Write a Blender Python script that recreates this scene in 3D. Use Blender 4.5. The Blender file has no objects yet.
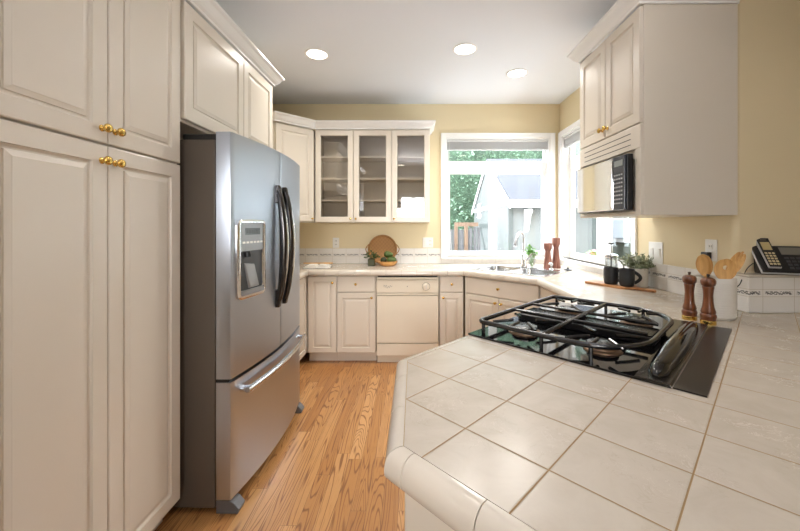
import bpy, bmesh, math, random
from mathutils import Vector, Matrix
random.seed(7)
PI = math.pi
S2 = math.sqrt(2)
scene = bpy.context.scene
COL = scene.collection

# ------------------------------------------------------------------ camera, sky, lights, exposure
cam_d = bpy.data.cameras.new('camera')
cam = bpy.data.objects.new('camera', cam_d); COL.objects.link(cam)
EYE = 1.34
cam.location = (0, 0, EYE); cam.rotation_euler = (PI/2, 0, 0)
cam_d.sensor_width = 36; cam_d.lens = 355/800*36
cam_d.shift_x = -14/800; cam_d.shift_y = -39.5/800
cam_d.clip_start = 0.02
scene.camera = cam

world = bpy.data.worlds.new('overcast_sky'); scene.world = world
world.use_nodes = True
wb = world.node_tree.nodes['Background']
wb.inputs[0].default_value = (0.84, 0.92, 1.0, 1); wb.inputs[1].default_value = 11.5

def area(name, loc, rot, sx, sy, power, color, shape='RECTANGLE', portal=False, spread=PI):
    l = bpy.data.lights.new(name, 'AREA'); l.shape = shape; l.size = sx
    if shape in ('RECTANGLE', 'ELLIPSE'): l.size_y = sy
    l.energy = power; l.color = color; l.spread = spread
    o = bpy.data.objects.new(name, l); COL.objects.link(o)
    o.location = loc; o.rotation_euler = rot
    if portal: l.cycles.is_portal = True
    return o
area('portal_back', (0.96, 4.24, 1.67), (-PI/2, 0, 0), 1.2, 1.4, 1, (1, 1, 1), portal=True)
area('portal_right', (1.85, 3.35, 1.67), (0, PI/2, 0), 1.4, 1.3, 1, (1, 1, 1), portal=True)
area('portal_rear', (-0.02, -3.17, 1.87), (PI/2, 0, 0), 0.8, 0.75, 1, (1, 1, 1), portal=True)
# daylight of the room's rear window, entering behind the photographer
area('rear_daylight', (-0.02, -2.94, 1.87), (PI/2-0.12, 0, 0), 0.7, 0.55, 4, (1.0, 0.98, 0.96), spread=1.3)
# added soft fill lamp, brightens the back of the kitchen
area('soft_fill', (-0.1, -0.7, 1.45), (PI/2-0.10, 0, 0), 0.8, 0.6, 2.5, (1.0, 0.98, 0.96), spread=0.9)
# added fill lamp aimed upward to brighten the ceiling
area('ceiling_fill', (0.2, -0.3, 1.75), (PI-0.62, 0, 0), 0.8, 0.8, 13, (1.0, 0.98, 1.0), spread=1.6)

vs = scene.view_settings
vs.view_transform = 'Standard'; vs.look = 'None'; vs.gamma = 1.0; vs.exposure = 0.40
vs.use_curve_mapping = False

# ------------------------------------------------------------------ materials
def lin(c):
    return tuple(((x/255)/12.92 if x/255 <= 0.04045 else ((x/255+0.055)/1.055)**2.4) for x in c)
MATS = {}
def mat(name, rgb, rough=0.5, metal=0.0, spec=0.5, coat=0.0, var=0.0, vscale=8, bump=0.0, bscale=60, emit=0, trans=0, alpha=1, stretch=(1, 1, 1), rgb2=None):
    if name in MATS: return MATS[name]
    m = bpy.data.materials.new(name); m.use_nodes = True
    nt = m.node_tree; b = nt.nodes['Principled BSDF']
    c = lin(rgb)
    b.inputs['Base Color'].default_value = (*c, 1)
    b.inputs['Roughness'].default_value = rough
    b.inputs['Metallic'].default_value = metal
    b.inputs['Specular IOR Level'].default_value = spec
    b.inputs['Coat Weight'].default_value = coat
    b.inputs['Transmission Weight'].default_value = trans
    if emit:
        b.inputs['Emission Color'].default_value = (*c, 1); b.inputs['Emission Strength'].default_value = emit
    if var or bump:
        tc = nt.nodes.new('ShaderNodeTexCoord'); mp = nt.nodes.new('ShaderNodeMapping')
        mp.inputs['Scale'].default_value = stretch
        nt.links.new(tc.outputs['Object'], mp.inputs[0])
    if var:
        n = nt.nodes.new('ShaderNodeTexNoise'); n.inputs['Scale'].default_value = vscale; n.inputs['Detail'].default_value = 6
        nt.links.new(mp.outputs[0], n.inputs[0])
        r = nt.nodes.new('ShaderNodeValToRGB')
        c2 = lin(rgb2) if rgb2 else tuple(max(0, x*(1-var)) for x in c)
        r.color_ramp.elements[0].color = (*c2, 1); r.color_ramp.elements[0].position = 0.35
        r.color_ramp.elements[1].color = (*c, 1); r.color_ramp.elements[1].position = 0.65
        nt.links.new(n.outputs[0], r.inputs[0]); nt.links.new(r.outputs[0], b.inputs['Base Color'])
    if bump:
        n2 = nt.nodes.new('ShaderNodeTexNoise'); n2.inputs['Scale'].default_value = bscale; n2.inputs['Detail'].default_value = 3
        bp = nt.nodes.new('ShaderNodeBump'); bp.inputs['Strength'].default_value = bump; bp.inputs['Distance'].default_value = 0.004
        nt.links.new(mp.outputs[0], n2.inputs[0]); nt.links.new(n2.outputs[0], bp.inputs['Height']); nt.links.new(bp.outputs[0], b.inputs['Normal'])
    MATS[name] = m
    return m

def node_mat(name):
    m = bpy.data.materials.new(name); m.use_nodes = True
    nt = m.node_tree; MATS[name] = m
    return m, nt, nt.nodes['Principled BSDF']
class N:
    """tiny node helper"""
    def __init__(s, nt): s.nt = nt
    def val(s, x, inp):
        if hasattr(x, 'is_output') or isinstance(x, bpy.types.NodeSocket): s.nt.links.new(x, inp)
        else: inp.default_value = x
    def math(s, op, a, b=0.0, c=None):
        n = s.nt.nodes.new('ShaderNodeMath'); n.operation = op
        s.val(a, n.inputs[0]); s.val(b, n.inputs[1])
        if c is not None: s.val(c, n.inputs[2])
        return n.outputs[0]
    def mix(s, f, a, b):
        n = s.nt.nodes.new('ShaderNodeMix'); n.data_type = 'RGBA'
        s.val(f, n.inputs[0]); s.val(a, n.inputs[6]); s.val(b, n.inputs[7])
        return n.outputs[2]
    def sep(s, v):
        n = s.nt.nodes.new('ShaderNodeSeparateXYZ'); s.nt.links.new(v, n.inputs[0]); return n.outputs
    def comb(s, x, y, z):
        n = s.nt.nodes.new('ShaderNodeCombineXYZ')
        s.val(x, n.inputs[0]); s.val(y, n.inputs[1]); s.val(z, n.inputs[2]); return n.outputs[0]
    def noise(s, v, scale, detail=4, rough=0.5, dist=0.0):
        n = s.nt.nodes.new('ShaderNodeTexNoise'); s.nt.links.new(v, n.inputs['Vector'])
        n.inputs['Scale'].default_value = scale; n.inputs['Detail'].default_value = detail
        n.inputs['Roughness'].default_value = rough; n.inputs['Distortion'].default_value = dist
        return n.outputs[0]
    def white(s, v):
        n = s.nt.nodes.new('ShaderNodeTexWhiteNoise'); n.noise_dimensions = '3D'; s.nt.links.new(v, n.inputs['Vector']); return n.outputs[0]
    def ramp(s, f, *stops):
        n = s.nt.nodes.new('ShaderNodeValToRGB'); s.nt.links.new(f, n.inputs[0])
        e = n.color_ramp.elements
        while len(e) < len(stops): e.new(0.5)
        for i, (p, c) in enumerate(stops): e[i].position = p; e[i].color = (*c, 1)
        return n.outputs[0]
    def bump(s, h, strength, dist, inp):
        n = s.nt.nodes.new('ShaderNodeBump'); n.inputs['Strength'].default_value = strength; n.inputs['Distance'].default_value = dist
        s.nt.links.new(h, n.inputs['Height']); s.nt.links.new(n.outputs[0], inp)
    def pos(s):
        return s.nt.nodes.new('ShaderNodeNewGeometry').outputs['Position']
    def smooth(s, x, a, b):
        n = s.nt.nodes.new('ShaderNodeMapRange'); n.interpolation_type = 'SMOOTHSTEP'
        s.val(x, n.inputs[0]); n.inputs[1].default_value = a; n.inputs[2].default_value = b
        return n.outputs[0]

PAINT = mat('cream_cabinet_paint', (226, 217, 203), 0.32, spec=0.5, bump=0.03, bscale=30)
WALLP = mat('pale_yellow_wall_paint', (233, 217, 180), 0.75, bump=0.08, bscale=120)
CEILP = mat('ceiling_paint', (236, 239, 244), 0.85, bump=0.08, bscale=140)
TRIMW = mat('white_trim_paint', (246, 245, 243), 0.3)
BRASS = mat('polished_brass', (222, 186, 104), 0.16, metal=1)
IRON = mat('black_cast_iron', (24, 24, 25), 0.2, spec=0.8, bump=0.05, bscale=200)
BLACKG = mat('black_gloss', (12, 12, 14), 0.06, spec=0.7)
BLACKP = mat('black_plastic', (22, 22, 24), 0.35)
CHROME = mat('chrome', (225, 226, 228), 0.12, metal=1)
GREYS = mat('taupe_fridge_side', (92, 82, 72), 0.45, bump=0.15, bscale=300)
WHITEP = mat('white_plastic', (240, 238, 233), 0.35)
BISQ = mat('bisque_enamel', (235, 225, 206), 0.25)
DARK = mat('dark_recess', (30, 28, 26), 0.7)
GROUT = mat('tan_grout', (176, 150, 112), 0.9, var=0.15, vscale=40)
TILEW = mat('glazed_edge_tile', (210, 200, 186), 0.22, coat=0.3, var=0.05, vscale=12)
CERAM = mat('white_ceramic', (238, 234, 226), 0.3)
MATTEB = mat('matte_black_ceramic', (38, 40, 44), 0.45, var=0.3, vscale=30)
LEAFG = mat('fresh_green_leaf', (132, 190, 84), 0.5, var=0.4, vscale=30)
LEAFD = mat('dark_green_leaf', (62, 92, 44), 0.5, var=0.4, vscale=30)
LEAFS = mat('grey_green_leaf', (158, 168, 134), 0.6, var=0.4, vscale=40)
SOIL = mat('potting_soil', (60, 44, 32), 0.9, var=0.4, vscale=60)
GREYB = mat('grey_blind', (206, 206, 206), 0.5)

def wood(name, c1, c2, rough=0.4, axis='z', scale=30, coat=0.0):
    m, nt, b = node_mat(name); n = N(nt)
    tc = nt.nodes.new('ShaderNodeTexCoord'); mp = nt.nodes.new('ShaderNodeMapping')
    k = 0.08
    mp.inputs['Scale'].default_value = {'x': (k, 1, 1), 'y': (1, k, 1), 'z': (1, 1, k)}[axis]
    nt.links.new(tc.outputs['Object'], mp.inputs[0])
    f = n.noise(mp.outputs[0], scale, 5, 0.6, 1.5)
    nt.links.new(n.ramp(f, (0.35, lin(c1)), (0.62, lin(c2))), b.inputs['Base Color'])
    b.inputs['Roughness'].default_value = rough; b.inputs['Coat Weight'].default_value = coat
    return m
WALNUT = wood('turned_walnut', (84, 45, 26), (142, 84, 50), 0.3, coat=0.3)
REDWD = wood('reddish_wood', (112, 66, 54), (160, 108, 92), 0.5)
ACACIA = wood('acacia_board', (132, 78, 44), (196, 142, 92), 0.45, axis='x', scale=40)
BEECH = wood('beech_utensil', (196, 142, 74), (226, 178, 108), 0.5)
BOWLW = wood('honey_bowl_wood', (190, 124, 62), (232, 180, 112), 0.4, axis='x')
FENCEB = wood('brown_fence_wood', (78, 58, 44), (110, 88, 70), 0.8)
FENCEG = wood('grey_fence_wood', (62, 61, 62), (92, 90, 90), 0.8)

def glass_mat(name, tint=(1, 1, 1), refl=0.07, rough=0.0):
    m = bpy.data.materials.new(name); m.use_nodes = True; nt = m.node_tree
    nt.nodes.clear()
    out = nt.nodes.new('ShaderNodeOutputMaterial'); mx = nt.nodes.new('ShaderNodeMixShader')
    t = nt.nodes.new('ShaderNodeBsdfTransparent'); t.inputs[0].default_value = (*tint, 1)
    g = nt.nodes.new('ShaderNodeBsdfGlossy'); g.inputs['Roughness'].default_value = rough
    mx.inputs[0].default_value = refl
    nt.links.new(t.outputs[0], mx.inputs[1]); nt.links.new(g.outputs[0], mx.inputs[2]); nt.links.new(mx.outputs[0], out.inputs[0])
    MATS[name] = m
    return m
PANE = glass_mat('window_glass', refl=0.03)
CABGL = glass_mat('cabinet_glass', (0.90, 0.89, 0.87), refl=0.12)
CLEAR = glass_mat('clear_glass', (0.93, 0.95, 0.95), refl=0.14)
GREENGL = glass_mat('green_glass', (0.28, 0.36, 0.26), refl=0.12)

def stainless(name, rgb, rough, axis, aniso=0):
    m, nt, b = node_mat(name); n = N(nt)
    tc = nt.nodes.new('ShaderNodeTexCoord'); mp = nt.nodes.new('ShaderNodeMapping')
    mp.inputs['Scale'].default_value = (1, 1, 0.02) if axis == 'z' else (0.02, 1, 1)
    nt.links.new(tc.outputs['Object'], mp.inputs[0])
    f = n.noise(mp.outputs[0], 220, 3)
    r = n.math('MULTIPLY_ADD', f, 0.10, rough-0.05)
    nt.links.new(r, b.inputs['Roughness'])
    b.inputs['Base Color'].default_value = (*lin(rgb), 1); b.inputs['Metallic'].default_value = 1
    if aniso:
        b.inputs['Anisotropic'].default_value = aniso
        tg = nt.nodes.new('ShaderNodeTangent'); tg.direction_type = 'RADIAL'; tg.axis = 'Z'
        nt.links.new(tg.outputs[0], b.inputs['Tangent'])
    n.bump(f, 0.04, 0.001, b.inputs['Normal'])
    return m
STEEL = stainless('brushed_stainless', (192, 200, 213), 0.34, 'z', 0.85)
STEELH = stainless('brushed_stainless_bar', (205, 204, 204), 0.2, 'x')
DSTEEL = mat('dark_handle_steel', (84, 82, 82), 0.22, metal=1)
SINKST = stainless('sink_stainless', (205, 206, 208), 0.22, 'x')

def floor_mat():
    m, nt, b = node_mat('oak_plank_floor'); n = N(nt)
    p = n.sep(n.pos()); W = 0.075
    ix = n.math('FLOOR', n.math('DIVIDE', p[0], W)); fx = n.math('FRACT', n.math('DIVIDE', p[0], W))
    r1 = n.white(n.comb(ix, 3.0, 0.0))
    yy = n.math('DIVIDE', n.math('ADD', p[1], n.math('MULTIPLY', r1, 5.0)), 1.15)
    iy = n.math('FLOOR', yy); fy = n.math('FRACT', yy)
    rid = n.white(n.comb(ix, iy, 1.0)); rid2 = n.white(n.comb(ix, iy, 7.0))
    # cathedral grain: rings of a slanted, wobbling log cut lengthwise
    off = n.math('MULTIPLY', rid, 40.0)
    v = n.comb(n.math('ADD', n.math('MULTIPLY', p[0], 1.5), off), n.math('ADD', n.math('MULTIPLY', p[1], 0.10), off), 0.0)
    f0 = n.noise(v, 5.5, 2, 0.5, 0.5)
    ring = n.math('FRACT', n.math('MULTIPLY', f0, 24.0))
    ring = n.math('ABSOLUTE', n.math('SUBTRACT', ring, 0.5))
    line = n.smooth(ring, 0.30, 0.5)
    v2 = n.comb(n.math('ADD', n.math('MULTIPLY', p[0], 9.0), off), n.math('MULTIPLY', p[1], 0.5), 0.0)
    fib = n.noise(v2, 22, 3, 0.6)
    base = n.ramp(rid2, (0.0, lin((170, 116, 65))), (0.5, lin((188, 136, 82))), (1.0, lin((204, 154, 100))))
    dark = n.mix(1.0, lin((124, 76, 42)) + (1,), lin((124, 76, 42)) + (1,))
    c = n.mix(n.math('MULTIPLY', line, 0.85), base, dark)
    c = n.mix(n.math('MULTIPLY', n.smooth(fib, 0.5, 0.75), 0.35), c, dark)
    e = n.math('MINIMUM', n.math('MULTIPLY', n.math('MINIMUM', fx, n.math('SUBTRACT', 1.0, fx)), W), n.math('MULTIPLY', n.math('MINIMUM', fy, n.math('SUBTRACT', 1.0, fy)), 1.15))
    gap = n.math('SUBTRACT', 1.0, n.smooth(e, 0.0004, 0.0014))
    c = n.mix(n.math('MULTIPLY', gap, 0.6), c, lin((80, 50, 30)) + (1,))
    nt.links.new(c, b.inputs['Base Color'])
    b.inputs['Roughness'].default_value = 0.33; b.inputs['Coat Weight'].default_value = 0.15
    n.bump(n.math('SUBTRACT', 1.0, n.math('ADD', gap, n.math('MULTIPLY', line, 0.15))), 0.3, 0.001, b.inputs['Normal'])
    return m
FLOORM = floor_mat()

# the 45 degree tile layout on the peninsula: lines d-x = KB0 + i*PB and d+x = KA0 + i*PA
KA0, PA, KB0, PB = 0.855, 0.234, 0.130, 0.2545
def counter_mat():
    m, nt, b = node_mat('polished_counter_tile'); n = N(nt)
    P = n.pos(); p = n.sep(P)
    su = n.math('ADD', p[0], p[1]); di = n.math('SUBTRACT', p[1], p[0])
    def grid(c, k0, pitch):
        q = n.math('DIVIDE', n.math('SUBTRACT', c, k0), pitch)
        f = n.math('FRACT', q)
        return n.math('MULTIPLY', n.math('MINIMUM', f, n.math('SUBTRACT', 1.0, f)), pitch), n.math('FLOOR', q)
    e1, i1 = grid(su, KA0, PA); e2, i2 = grid(di, KB0, PB)
    ed = n.math('DIVIDE', n.math('MINIMUM', e1, e2), S2)
    e3, i3 = grid(p[0], 0.04, 0.1555); e4, i4 = grid(p[1], 3.46, 0.1555)
    ea = n.math('MINIMUM', e3, e4)
    # seam between the two layouts: inner counter corner to wall end
    side = n.math('SUBTRACT', n.math('ADD', n.math('MULTIPLY', p[0], 0.54), p[1]), 0.54*1.0+2.2)
    sel = n.math('GREATER_THAN', side, 0.0)
    e = n.math('ADD', n.math('MULTIPLY', ea, sel), n.math('MULTIPLY', ed, n.math('SUBTRACT', 1.0, sel)))
    tid = n.white(n.comb(n.math('ADD', n.math('MULTIPLY', i1, n.math('SUBTRACT', 1.0, sel)), n.math('MULTIPLY', i3, sel)),
                         n.math('ADD', n.math('MULTIPLY', i2, n.math('SUBTRACT', 1.0, sel)), n.math('MULTIPLY', i4, sel)), 0.0))
    g = n.math('SUBTRACT', 1.0, n.smooth(e, 0.0009, 0.0021))
    mv = n.comb(n.math('ADD', p[0], n.math('MULTIPLY', tid, 9.0)), n.math('ADD', p[1], n.math('MULTIPLY', tid, 5.0)), 0.0)
    cl = n.noise(mv, 9, 5, 0.6, 1.2)
    vein = n.noise(mv, 16, 4, 0.62, 2.2)
    vn = n.math('SUBTRACT', 1.0, n.smooth(n.math('ABSOLUTE', n.math('SUBTRACT', vein, 0.5)), 0.0, 0.035))
    vn = n.math('MULTIPLY', vn, n.smooth(n.noise(mv, 6, 2), 0.5, 0.65))
    tile = n.ramp(cl, (0.3, lin((190, 179, 164))), (0.7, lin((200, 190, 176))))
    tile = n.mix(n.math('MULTIPLY', vn, 0.40), tile, lin((150, 134, 116)) + (1,))
    tile = n.mix(n.math('MULTIPLY', tid, 0.08), tile, lin((188, 172, 154)) + (1,))
    c = n.mix(g, tile, lin((150, 122, 84)) + (1,))
    nt.links.new(c, b.inputs['Base Color'])
    r = n.math('ADD', n.math('MULTIPLY', g, 0.6), n.math('MULTIPLY_ADD', vn, 0.03, 0.26))
    nt.links.new(r, b.inputs['Roughness'])
    b.inputs['Specular IOR Level'].default_value = 0.5
    n.bump(n.smooth(e, 0.0004, 0.0035), 0.6, 0.0015, b.inputs['Normal'])
    return m
COUNTM = counter_mat()

def splash_mat(name, axis):
    """white 6 inch splash tile with a black scroll liner; axis = 'x' or 'y' is the run direction"""
    m, nt, b = node_mat(name); n = N(nt)
    p = n.sep(n.pos()); t = p[0] if axis == 'x' else p[1]
    q = n.math('DIVIDE', t, 0.155); f = n.math('FRACT', q)
    ev = n.math('MULTIPLY', n.math('MINIMUM', f, n.math('SUBTRACT', 1.0, f)), 0.155)
    zl = n.math('MINIMUM', n.math('ABSOLUTE', n.math('SUBTRACT', p[2], 0.994)), n.math('ABSOLUTE', n.math('SUBTRACT', p[2], 1.030)))
    e = n.math('MINIMUM', ev, zl)
    g = n.math('SUBTRACT', 1.0, n.smooth(e, 0.0006, 0.0016))
    # scrolls: sine stems with curled leaves
    zc = n.math('SUBTRACT', p[2], 1.012)
    ph = n.math('MULTIPLY', f, 2*PI)
    s1 = n.math('MULTIPLY', n.math('SINE', n.math('MULTIPLY', ph, 3.0)), 0.005)
    d1 = n.math('ABSOLUTE', n.math('SUBTRACT', zc, s1))
    stem = n.math('SUBTRACT', 1.0, n.smooth(d1, 0.0018, 0.0032))
    vv = n.comb(n.math('MULTIPLY', t, 1.0), 0.0, n.math('MULTIPLY', p[2], 1.2))
    no = n.noise(vv, 120, 2)
    leaf = n.math('MULTIPLY', n.smooth(no, 0.50, 0.54), n.math('SUBTRACT', 1.0, n.smooth(n.math('ABSOLUTE', zc), 0.007, 0.010)))
    ink = n.math('MAXIMUM', stem, leaf)
    m1 = n.math('SUBTRACT', 1.0, n.smooth(n.math('ABSOLUTE', n.math('SUBTRACT', f, 0.5)), 0.38, 0.45))
    ink = n.math('MULTIPLY', ink, m1)
    c = n.mix(g, lin((240, 236, 230)) + (1,), lin((206, 196, 180)) + (1,))
    c = n.mix(n.math('MULTIPLY', ink, 0.85), c, lin((52, 54, 56)) + (1,))
    nt.links.new(c, b.inputs['Base Color'])
    b.inputs['Roughness'].default_value = 0.2
    n.bump(n.smooth(e, 0.0004, 0.003), 0.5, 0.001, b.inputs['Normal'])
    return m
SPLX = splash_mat('splash_tile_along_back', 'x'); SPLY = splash_mat('splash_tile_along_side', 'y')

def shingle_mat():
    m, nt, b = node_mat('grey_shingles'); n = N(nt)
    p = n.sep(n.pos())
    br = nt.nodes.new('ShaderNodeTexBrick')
    nt.links.new(n.comb(p[0], p[1], 0.0), br.inputs['Vector'])
    br.inputs['Scale'].default_value = 4; br.inputs['Color1'].default_value = (*lin((48, 50, 56)), 1)
    br.inputs['Color2'].default_value = (*lin((58, 58, 64)), 1); br.inputs['Mortar'].default_value = (*lin((40, 40, 46)), 1)
    br.inputs['Mortar Size'].default_value = 0.02
    nt.links.new(br.outputs[0], b.inputs['Base Color']); b.inputs['Roughness'].default_value = 0.85
    return m
SHING = shingle_mat()
def siding_mat():
    m, nt, b = node_mat('pale_lap_siding'); n = N(nt)
    p = n.sep(n.pos()); f = n.math('FRACT', n.math('DIVIDE', p[2], 0.18))
    g = n.math('SUBTRACT', 1.0, n.smooth(f, 0.0, 0.1))
    c = n.mix(n.math('MULTIPLY', g, 0.4), lin((98, 106, 94)) + (1,), lin((80, 88, 78)) + (1,))
    nt.links.new(c, b.inputs['Base Color']); b.inputs['Roughness'].default_value = 0.7
    n.bump(f, 0.5, 0.01, b.inputs['Normal'])
    return m
SIDING = siding_mat()
def wicker_mat():
    m, nt, b = node_mat('woven_wicker'); n = N(nt)
    tc = nt.nodes.new('ShaderNodeTexCoord'); p = n.sep(tc.outputs['Object'])
    w = n.math('SINE', n.math('MULTIPLY', p[2], 420.0)); w2 = n.math('SINE', n.math('MULTIPLY', p[0], 160.0))
    f = n.math('MULTIPLY_ADD', n.math('MULTIPLY', w, w2), 0.5, 0.5)
    nt.links.new(n.ramp(f, (0.1, lin((120, 78, 40))), (0.8, lin((196, 146, 88)))), b.inputs['Base Color'])
    b.inputs['Roughness'].default_value = 0.6
    n.bump(f, 0.6, 0.003, b.inputs['Normal'])
    return m
WICKER = wicker_mat()

# ------------------------------------------------------------------ mesh helpers
def link(o, parent=None):
    COL.objects.link(o)
    if parent is not None: o.parent = parent
    return o
class MB:
    def __init__(s): s.bm = bmesh.new()
    def box(s, x0, x1, y0, y1, z0, z1):
        v = [s.bm.verts.new((x, y, z)) for z in (z0, z1) for (x, y) in ((x0, y0), (x1, y0), (x1, y1), (x0, y1))]
        for f in ((3, 2, 1, 0), (4, 5, 6, 7), (0, 1, 5, 4), (1, 2, 6, 5), (2, 3, 7, 6), (3, 0, 4, 7)):
            s.bm.faces.new([v[i] for i in f])
        return s
    def loops(s, loops, cap0=True, cap1=True, closed=False):
        vs_ = [[s.bm.verts.new(p) for p in l] for l in loops]
        n = len(vs_[0]); L = list(zip(vs_, vs_[1:]))
        if closed: L.append((vs_[-1], vs_[0]))
        for a, b in L:
            for i in range(n):
                j = (i+1) % n
                s.bm.faces.new((a[i], a[j], b[j], b[i]))
        if not closed:
            if cap0: s.bm.faces.new(vs_[0][::-1])
            if cap1: s.bm.faces.new(vs_[-1])
        return s
    def prism(s, poly, z0, z1):
        return s.loops([[(x, y, z0) for x, y in poly], [(x, y, z1) for x, y in poly]])
    def prism_x(s, poly, x0, x1):     # poly in (y,z)
        return s.loops([[(x0, y, z) for y, z in poly], [(x1, y, z) for y, z in poly]])
    def lathe(s, prof, c=(0, 0, 0), seg=24, cap0=True, cap1=True, axis='z'):
        ls = []
        for r, z in prof:
            l = []
            for i in range(seg):
                a = 2*PI*i/seg; x, y = max(r, 1e-4)*math.cos(a), max(r, 1e-4)*math.sin(a)
                p = {'z': (x, y, z), 'y': (x, z, y), 'x': (z, x, y)}[axis]
                l.append((p[0]+c[0], p[1]+c[1], p[2]+c[2]))
            ls.append(l)
        return s.loops(ls, cap0, cap1)
    def tube(s, pts, r, seg=8, closed=False, flat=1.0):
        pts = [Vector(p) for p in pts]; n = len(pts)
        rs = r if isinstance(r, (list, tuple)) else [r]*n
        ls = []; up = None
        for i, p in enumerate(pts):
            if closed: t = pts[(i+1) % n]-pts[i-1]
            else: t = pts[min(i+1, n-1)]-pts[max(i-1, 0)]
            t.normalize()
            if up is None:
                up = Vector((0, 0, 1)) if abs(t.z) < 0.9 else Vector((1, 0, 0))
            u = (up - t*up.dot(t))
            if u.length < 1e-5: u = t.orthogonal()
            u.normalize(); up = u; w = t.cross(u)
            ls.append([tuple(p + u*(rs[i]*flat*math.cos(2*PI*k/seg)) + w*(rs[i]*math.sin(2*PI*k/seg))) for k in range(seg)])
        return s.loops(ls, closed=closed)
    def ellipsoid(s, c, rx, ry, rz, seg=16, rings=10):
        ls = []
        for i in range(rings+1):
            t = -PI/2 + PI*i/rings
            ls.append([(c[0]+rx*max(math.cos(t), 1e-3)*math.cos(2*PI*k/seg), c[1]+ry*max(math.cos(t), 1e-3)*math.sin(2*PI*k/seg), c[2]+rz*math.sin(t)) for k in range(seg)])
        return s.loops(ls)
    def leaf(s, p, d, w, L, bend=0.2):
        p = Vector(p); d = Vector(d).normalized(); sd = d.cross(Vector((random.uniform(-.5, .5), random.uniform(-.5, .5), 1)))
        if sd.length < 1e-4: sd = d.orthogonal()
        sd.normalize(); nn = sd.cross(d)
        a = s.bm.verts.new(p); b = s.bm.verts.new(p+d*L*.5+sd*w*.5-nn*bend*L*.3); c = s.bm.verts.new(p+d*L-nn*bend*L*.2)
        e = s.bm.verts.new(p+d*L*.5-sd*w*.5-nn*bend*L*.3); m = s.bm.verts.new(p+d*L*.5)
        s.bm.faces.new((a, b, m)); s.bm.faces.new((b, c, m)); s.bm.faces.new((c, e, m)); s.bm.faces.new((e, a, m))
        return s
    def sweep(s, path, prof, side=1, gap=0.0, piece=None, cuts={}):
        """sweep profile [(outward, z)] along a 2D path; with piece, cut into tiles of that length"""
        P = [Vector(p) for p in path]; n = len(P)
        dirs = [(P[i+1]-P[i]).normalized() for i in range(n-1)]
        nor = [Vector((d.y, -d.x))*side for d in dirs]
        def miter(i):
            if i == 0: return nor[0]
            if i == n-1: return nor[-1]
            m = (nor[i-1]+nor[i]).normalized(); return m/ m.dot(nor[i])
        if not piece:
            s.loops([[(P[i].x+miter(i).x*o, P[i].y+miter(i).y*o, z) for o, z in prof] for i in range(n)])
            return s
        for i in range(n-1):
            L = (P[i+1]-P[i]).length; k = max(1, round(L/piece)); 
            C_ = [0.0]+(cuts[i] if i in cuts else [L*j/k for j in range(1, k)])+[L]; k = len(C_)-1
            for j in range(k):
                t0, t1 = C_[j] + (gap/2), C_[j+1] - gap/2
                a = P[i]+dirs[i]*t0; b = P[i]+dirs[i]*t1
                ma = miter(i) if j == 0 else nor[i]; mb = miter(i+1) if j == k-1 else nor[i]
                s.loops([[(a.x+ma.x*o, a.y+ma.y*o, z) for o, z in prof], [(b.x+mb.x*o, b.y+mb.y*o, z) for o, z in prof]])
        return s
    def fill(s, outer, holes, z0, z1):
        """flat slab with holes"""
        before = set(s.bm.faces)
        eds = []
        for poly in [outer]+holes:
            v = [s.bm.verts.new((x, y, z1)) for x, y in poly]
            eds += [s.bm.edges.new((v[i], v[(i+1) % len(v)])) for i in range(len(v))]
        r = bmesh.ops.triangle_fill(s.bm, use_beauty=True, use_dissolve=False, edges=eds)
        fs = [g for g in r['geom'] if isinstance(g, bmesh.types.BMFace)]
        if z0 < z1:
            ex = bmesh.ops.extrude_face_region(s.bm, geom=fs)
            bmesh.ops.translate(s.bm, vec=(0, 0, z0-z1), verts=[g for g in ex['geom'] if isinstance(g, bmesh.types.BMVert)])
            # keep original as top
        return s
    def build(s, name, m, parent=None, smooth=False, bevel=0.0, seg=2, loc=None, rot=None, auto=None):
        bmesh.ops.recalc_face_normals(s.bm, faces=s.bm.faces[:])
        me = bpy.data.meshes.new(name); s.bm.to_mesh(me); s.bm.free()
        me.materials.append(m)
        o = bpy.data.objects.new(name, me); link(o, parent)
        if smooth:
            me.shade_smooth()
            ang = math.radians(auto or 40)
            try: me.set_sharp_from_angle(angle=ang)
            except Exception: pass
        if bevel:
            b = o.modifiers.new('bevel', 'BEVEL'); b.width = bevel; b.segments = seg; b.limit_method = 'ANGLE'; b.angle_limit = math.radians(40)
            b.harden_normals = False
        if loc: o.location = loc
        if rot: o.rotation_euler = rot
        return o
def tag(o, label, cat, group=None, kind=None):
    o['label'] = label; o['category'] = cat
    if group: o['group'] = group
    if kind: o['kind'] = kind
    return o
def thing(name, label, cat, loc=(0, 0, 0), rotz=0, group=None):
    o = bpy.data.objects.new(name, None); link(o); o.empty_display_size = 0.05
    o.location = loc; o.rotation_euler = (0, 0, rotz)
    return tag(o, label, cat, group)
def struct(o, label=None, cat=None):
    o['kind'] = 'structure'
    if label: o['label'] = label
    if cat: o['category'] = cat
    return o
def W(a, b):      # peninsula coordinates (a along 45 deg, b across) -> world x, y
    return ((a-b)/S2, (a+b)/S2)
def rrect(x0, x1, y0, y1, r, k=5):
    out = []
    for cx, cy, a0 in ((x1-r, y1-r, 0), (x0+r, y1-r, PI/2), (x0+r, y0+r, PI), (x1-r, y0+r, 1.5*PI)):
        for i in range(k+1):
            a = a0 + PI/2*i/k; out.append((cx+r*math.cos(a), cy+r*math.sin(a)))
    return out

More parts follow.
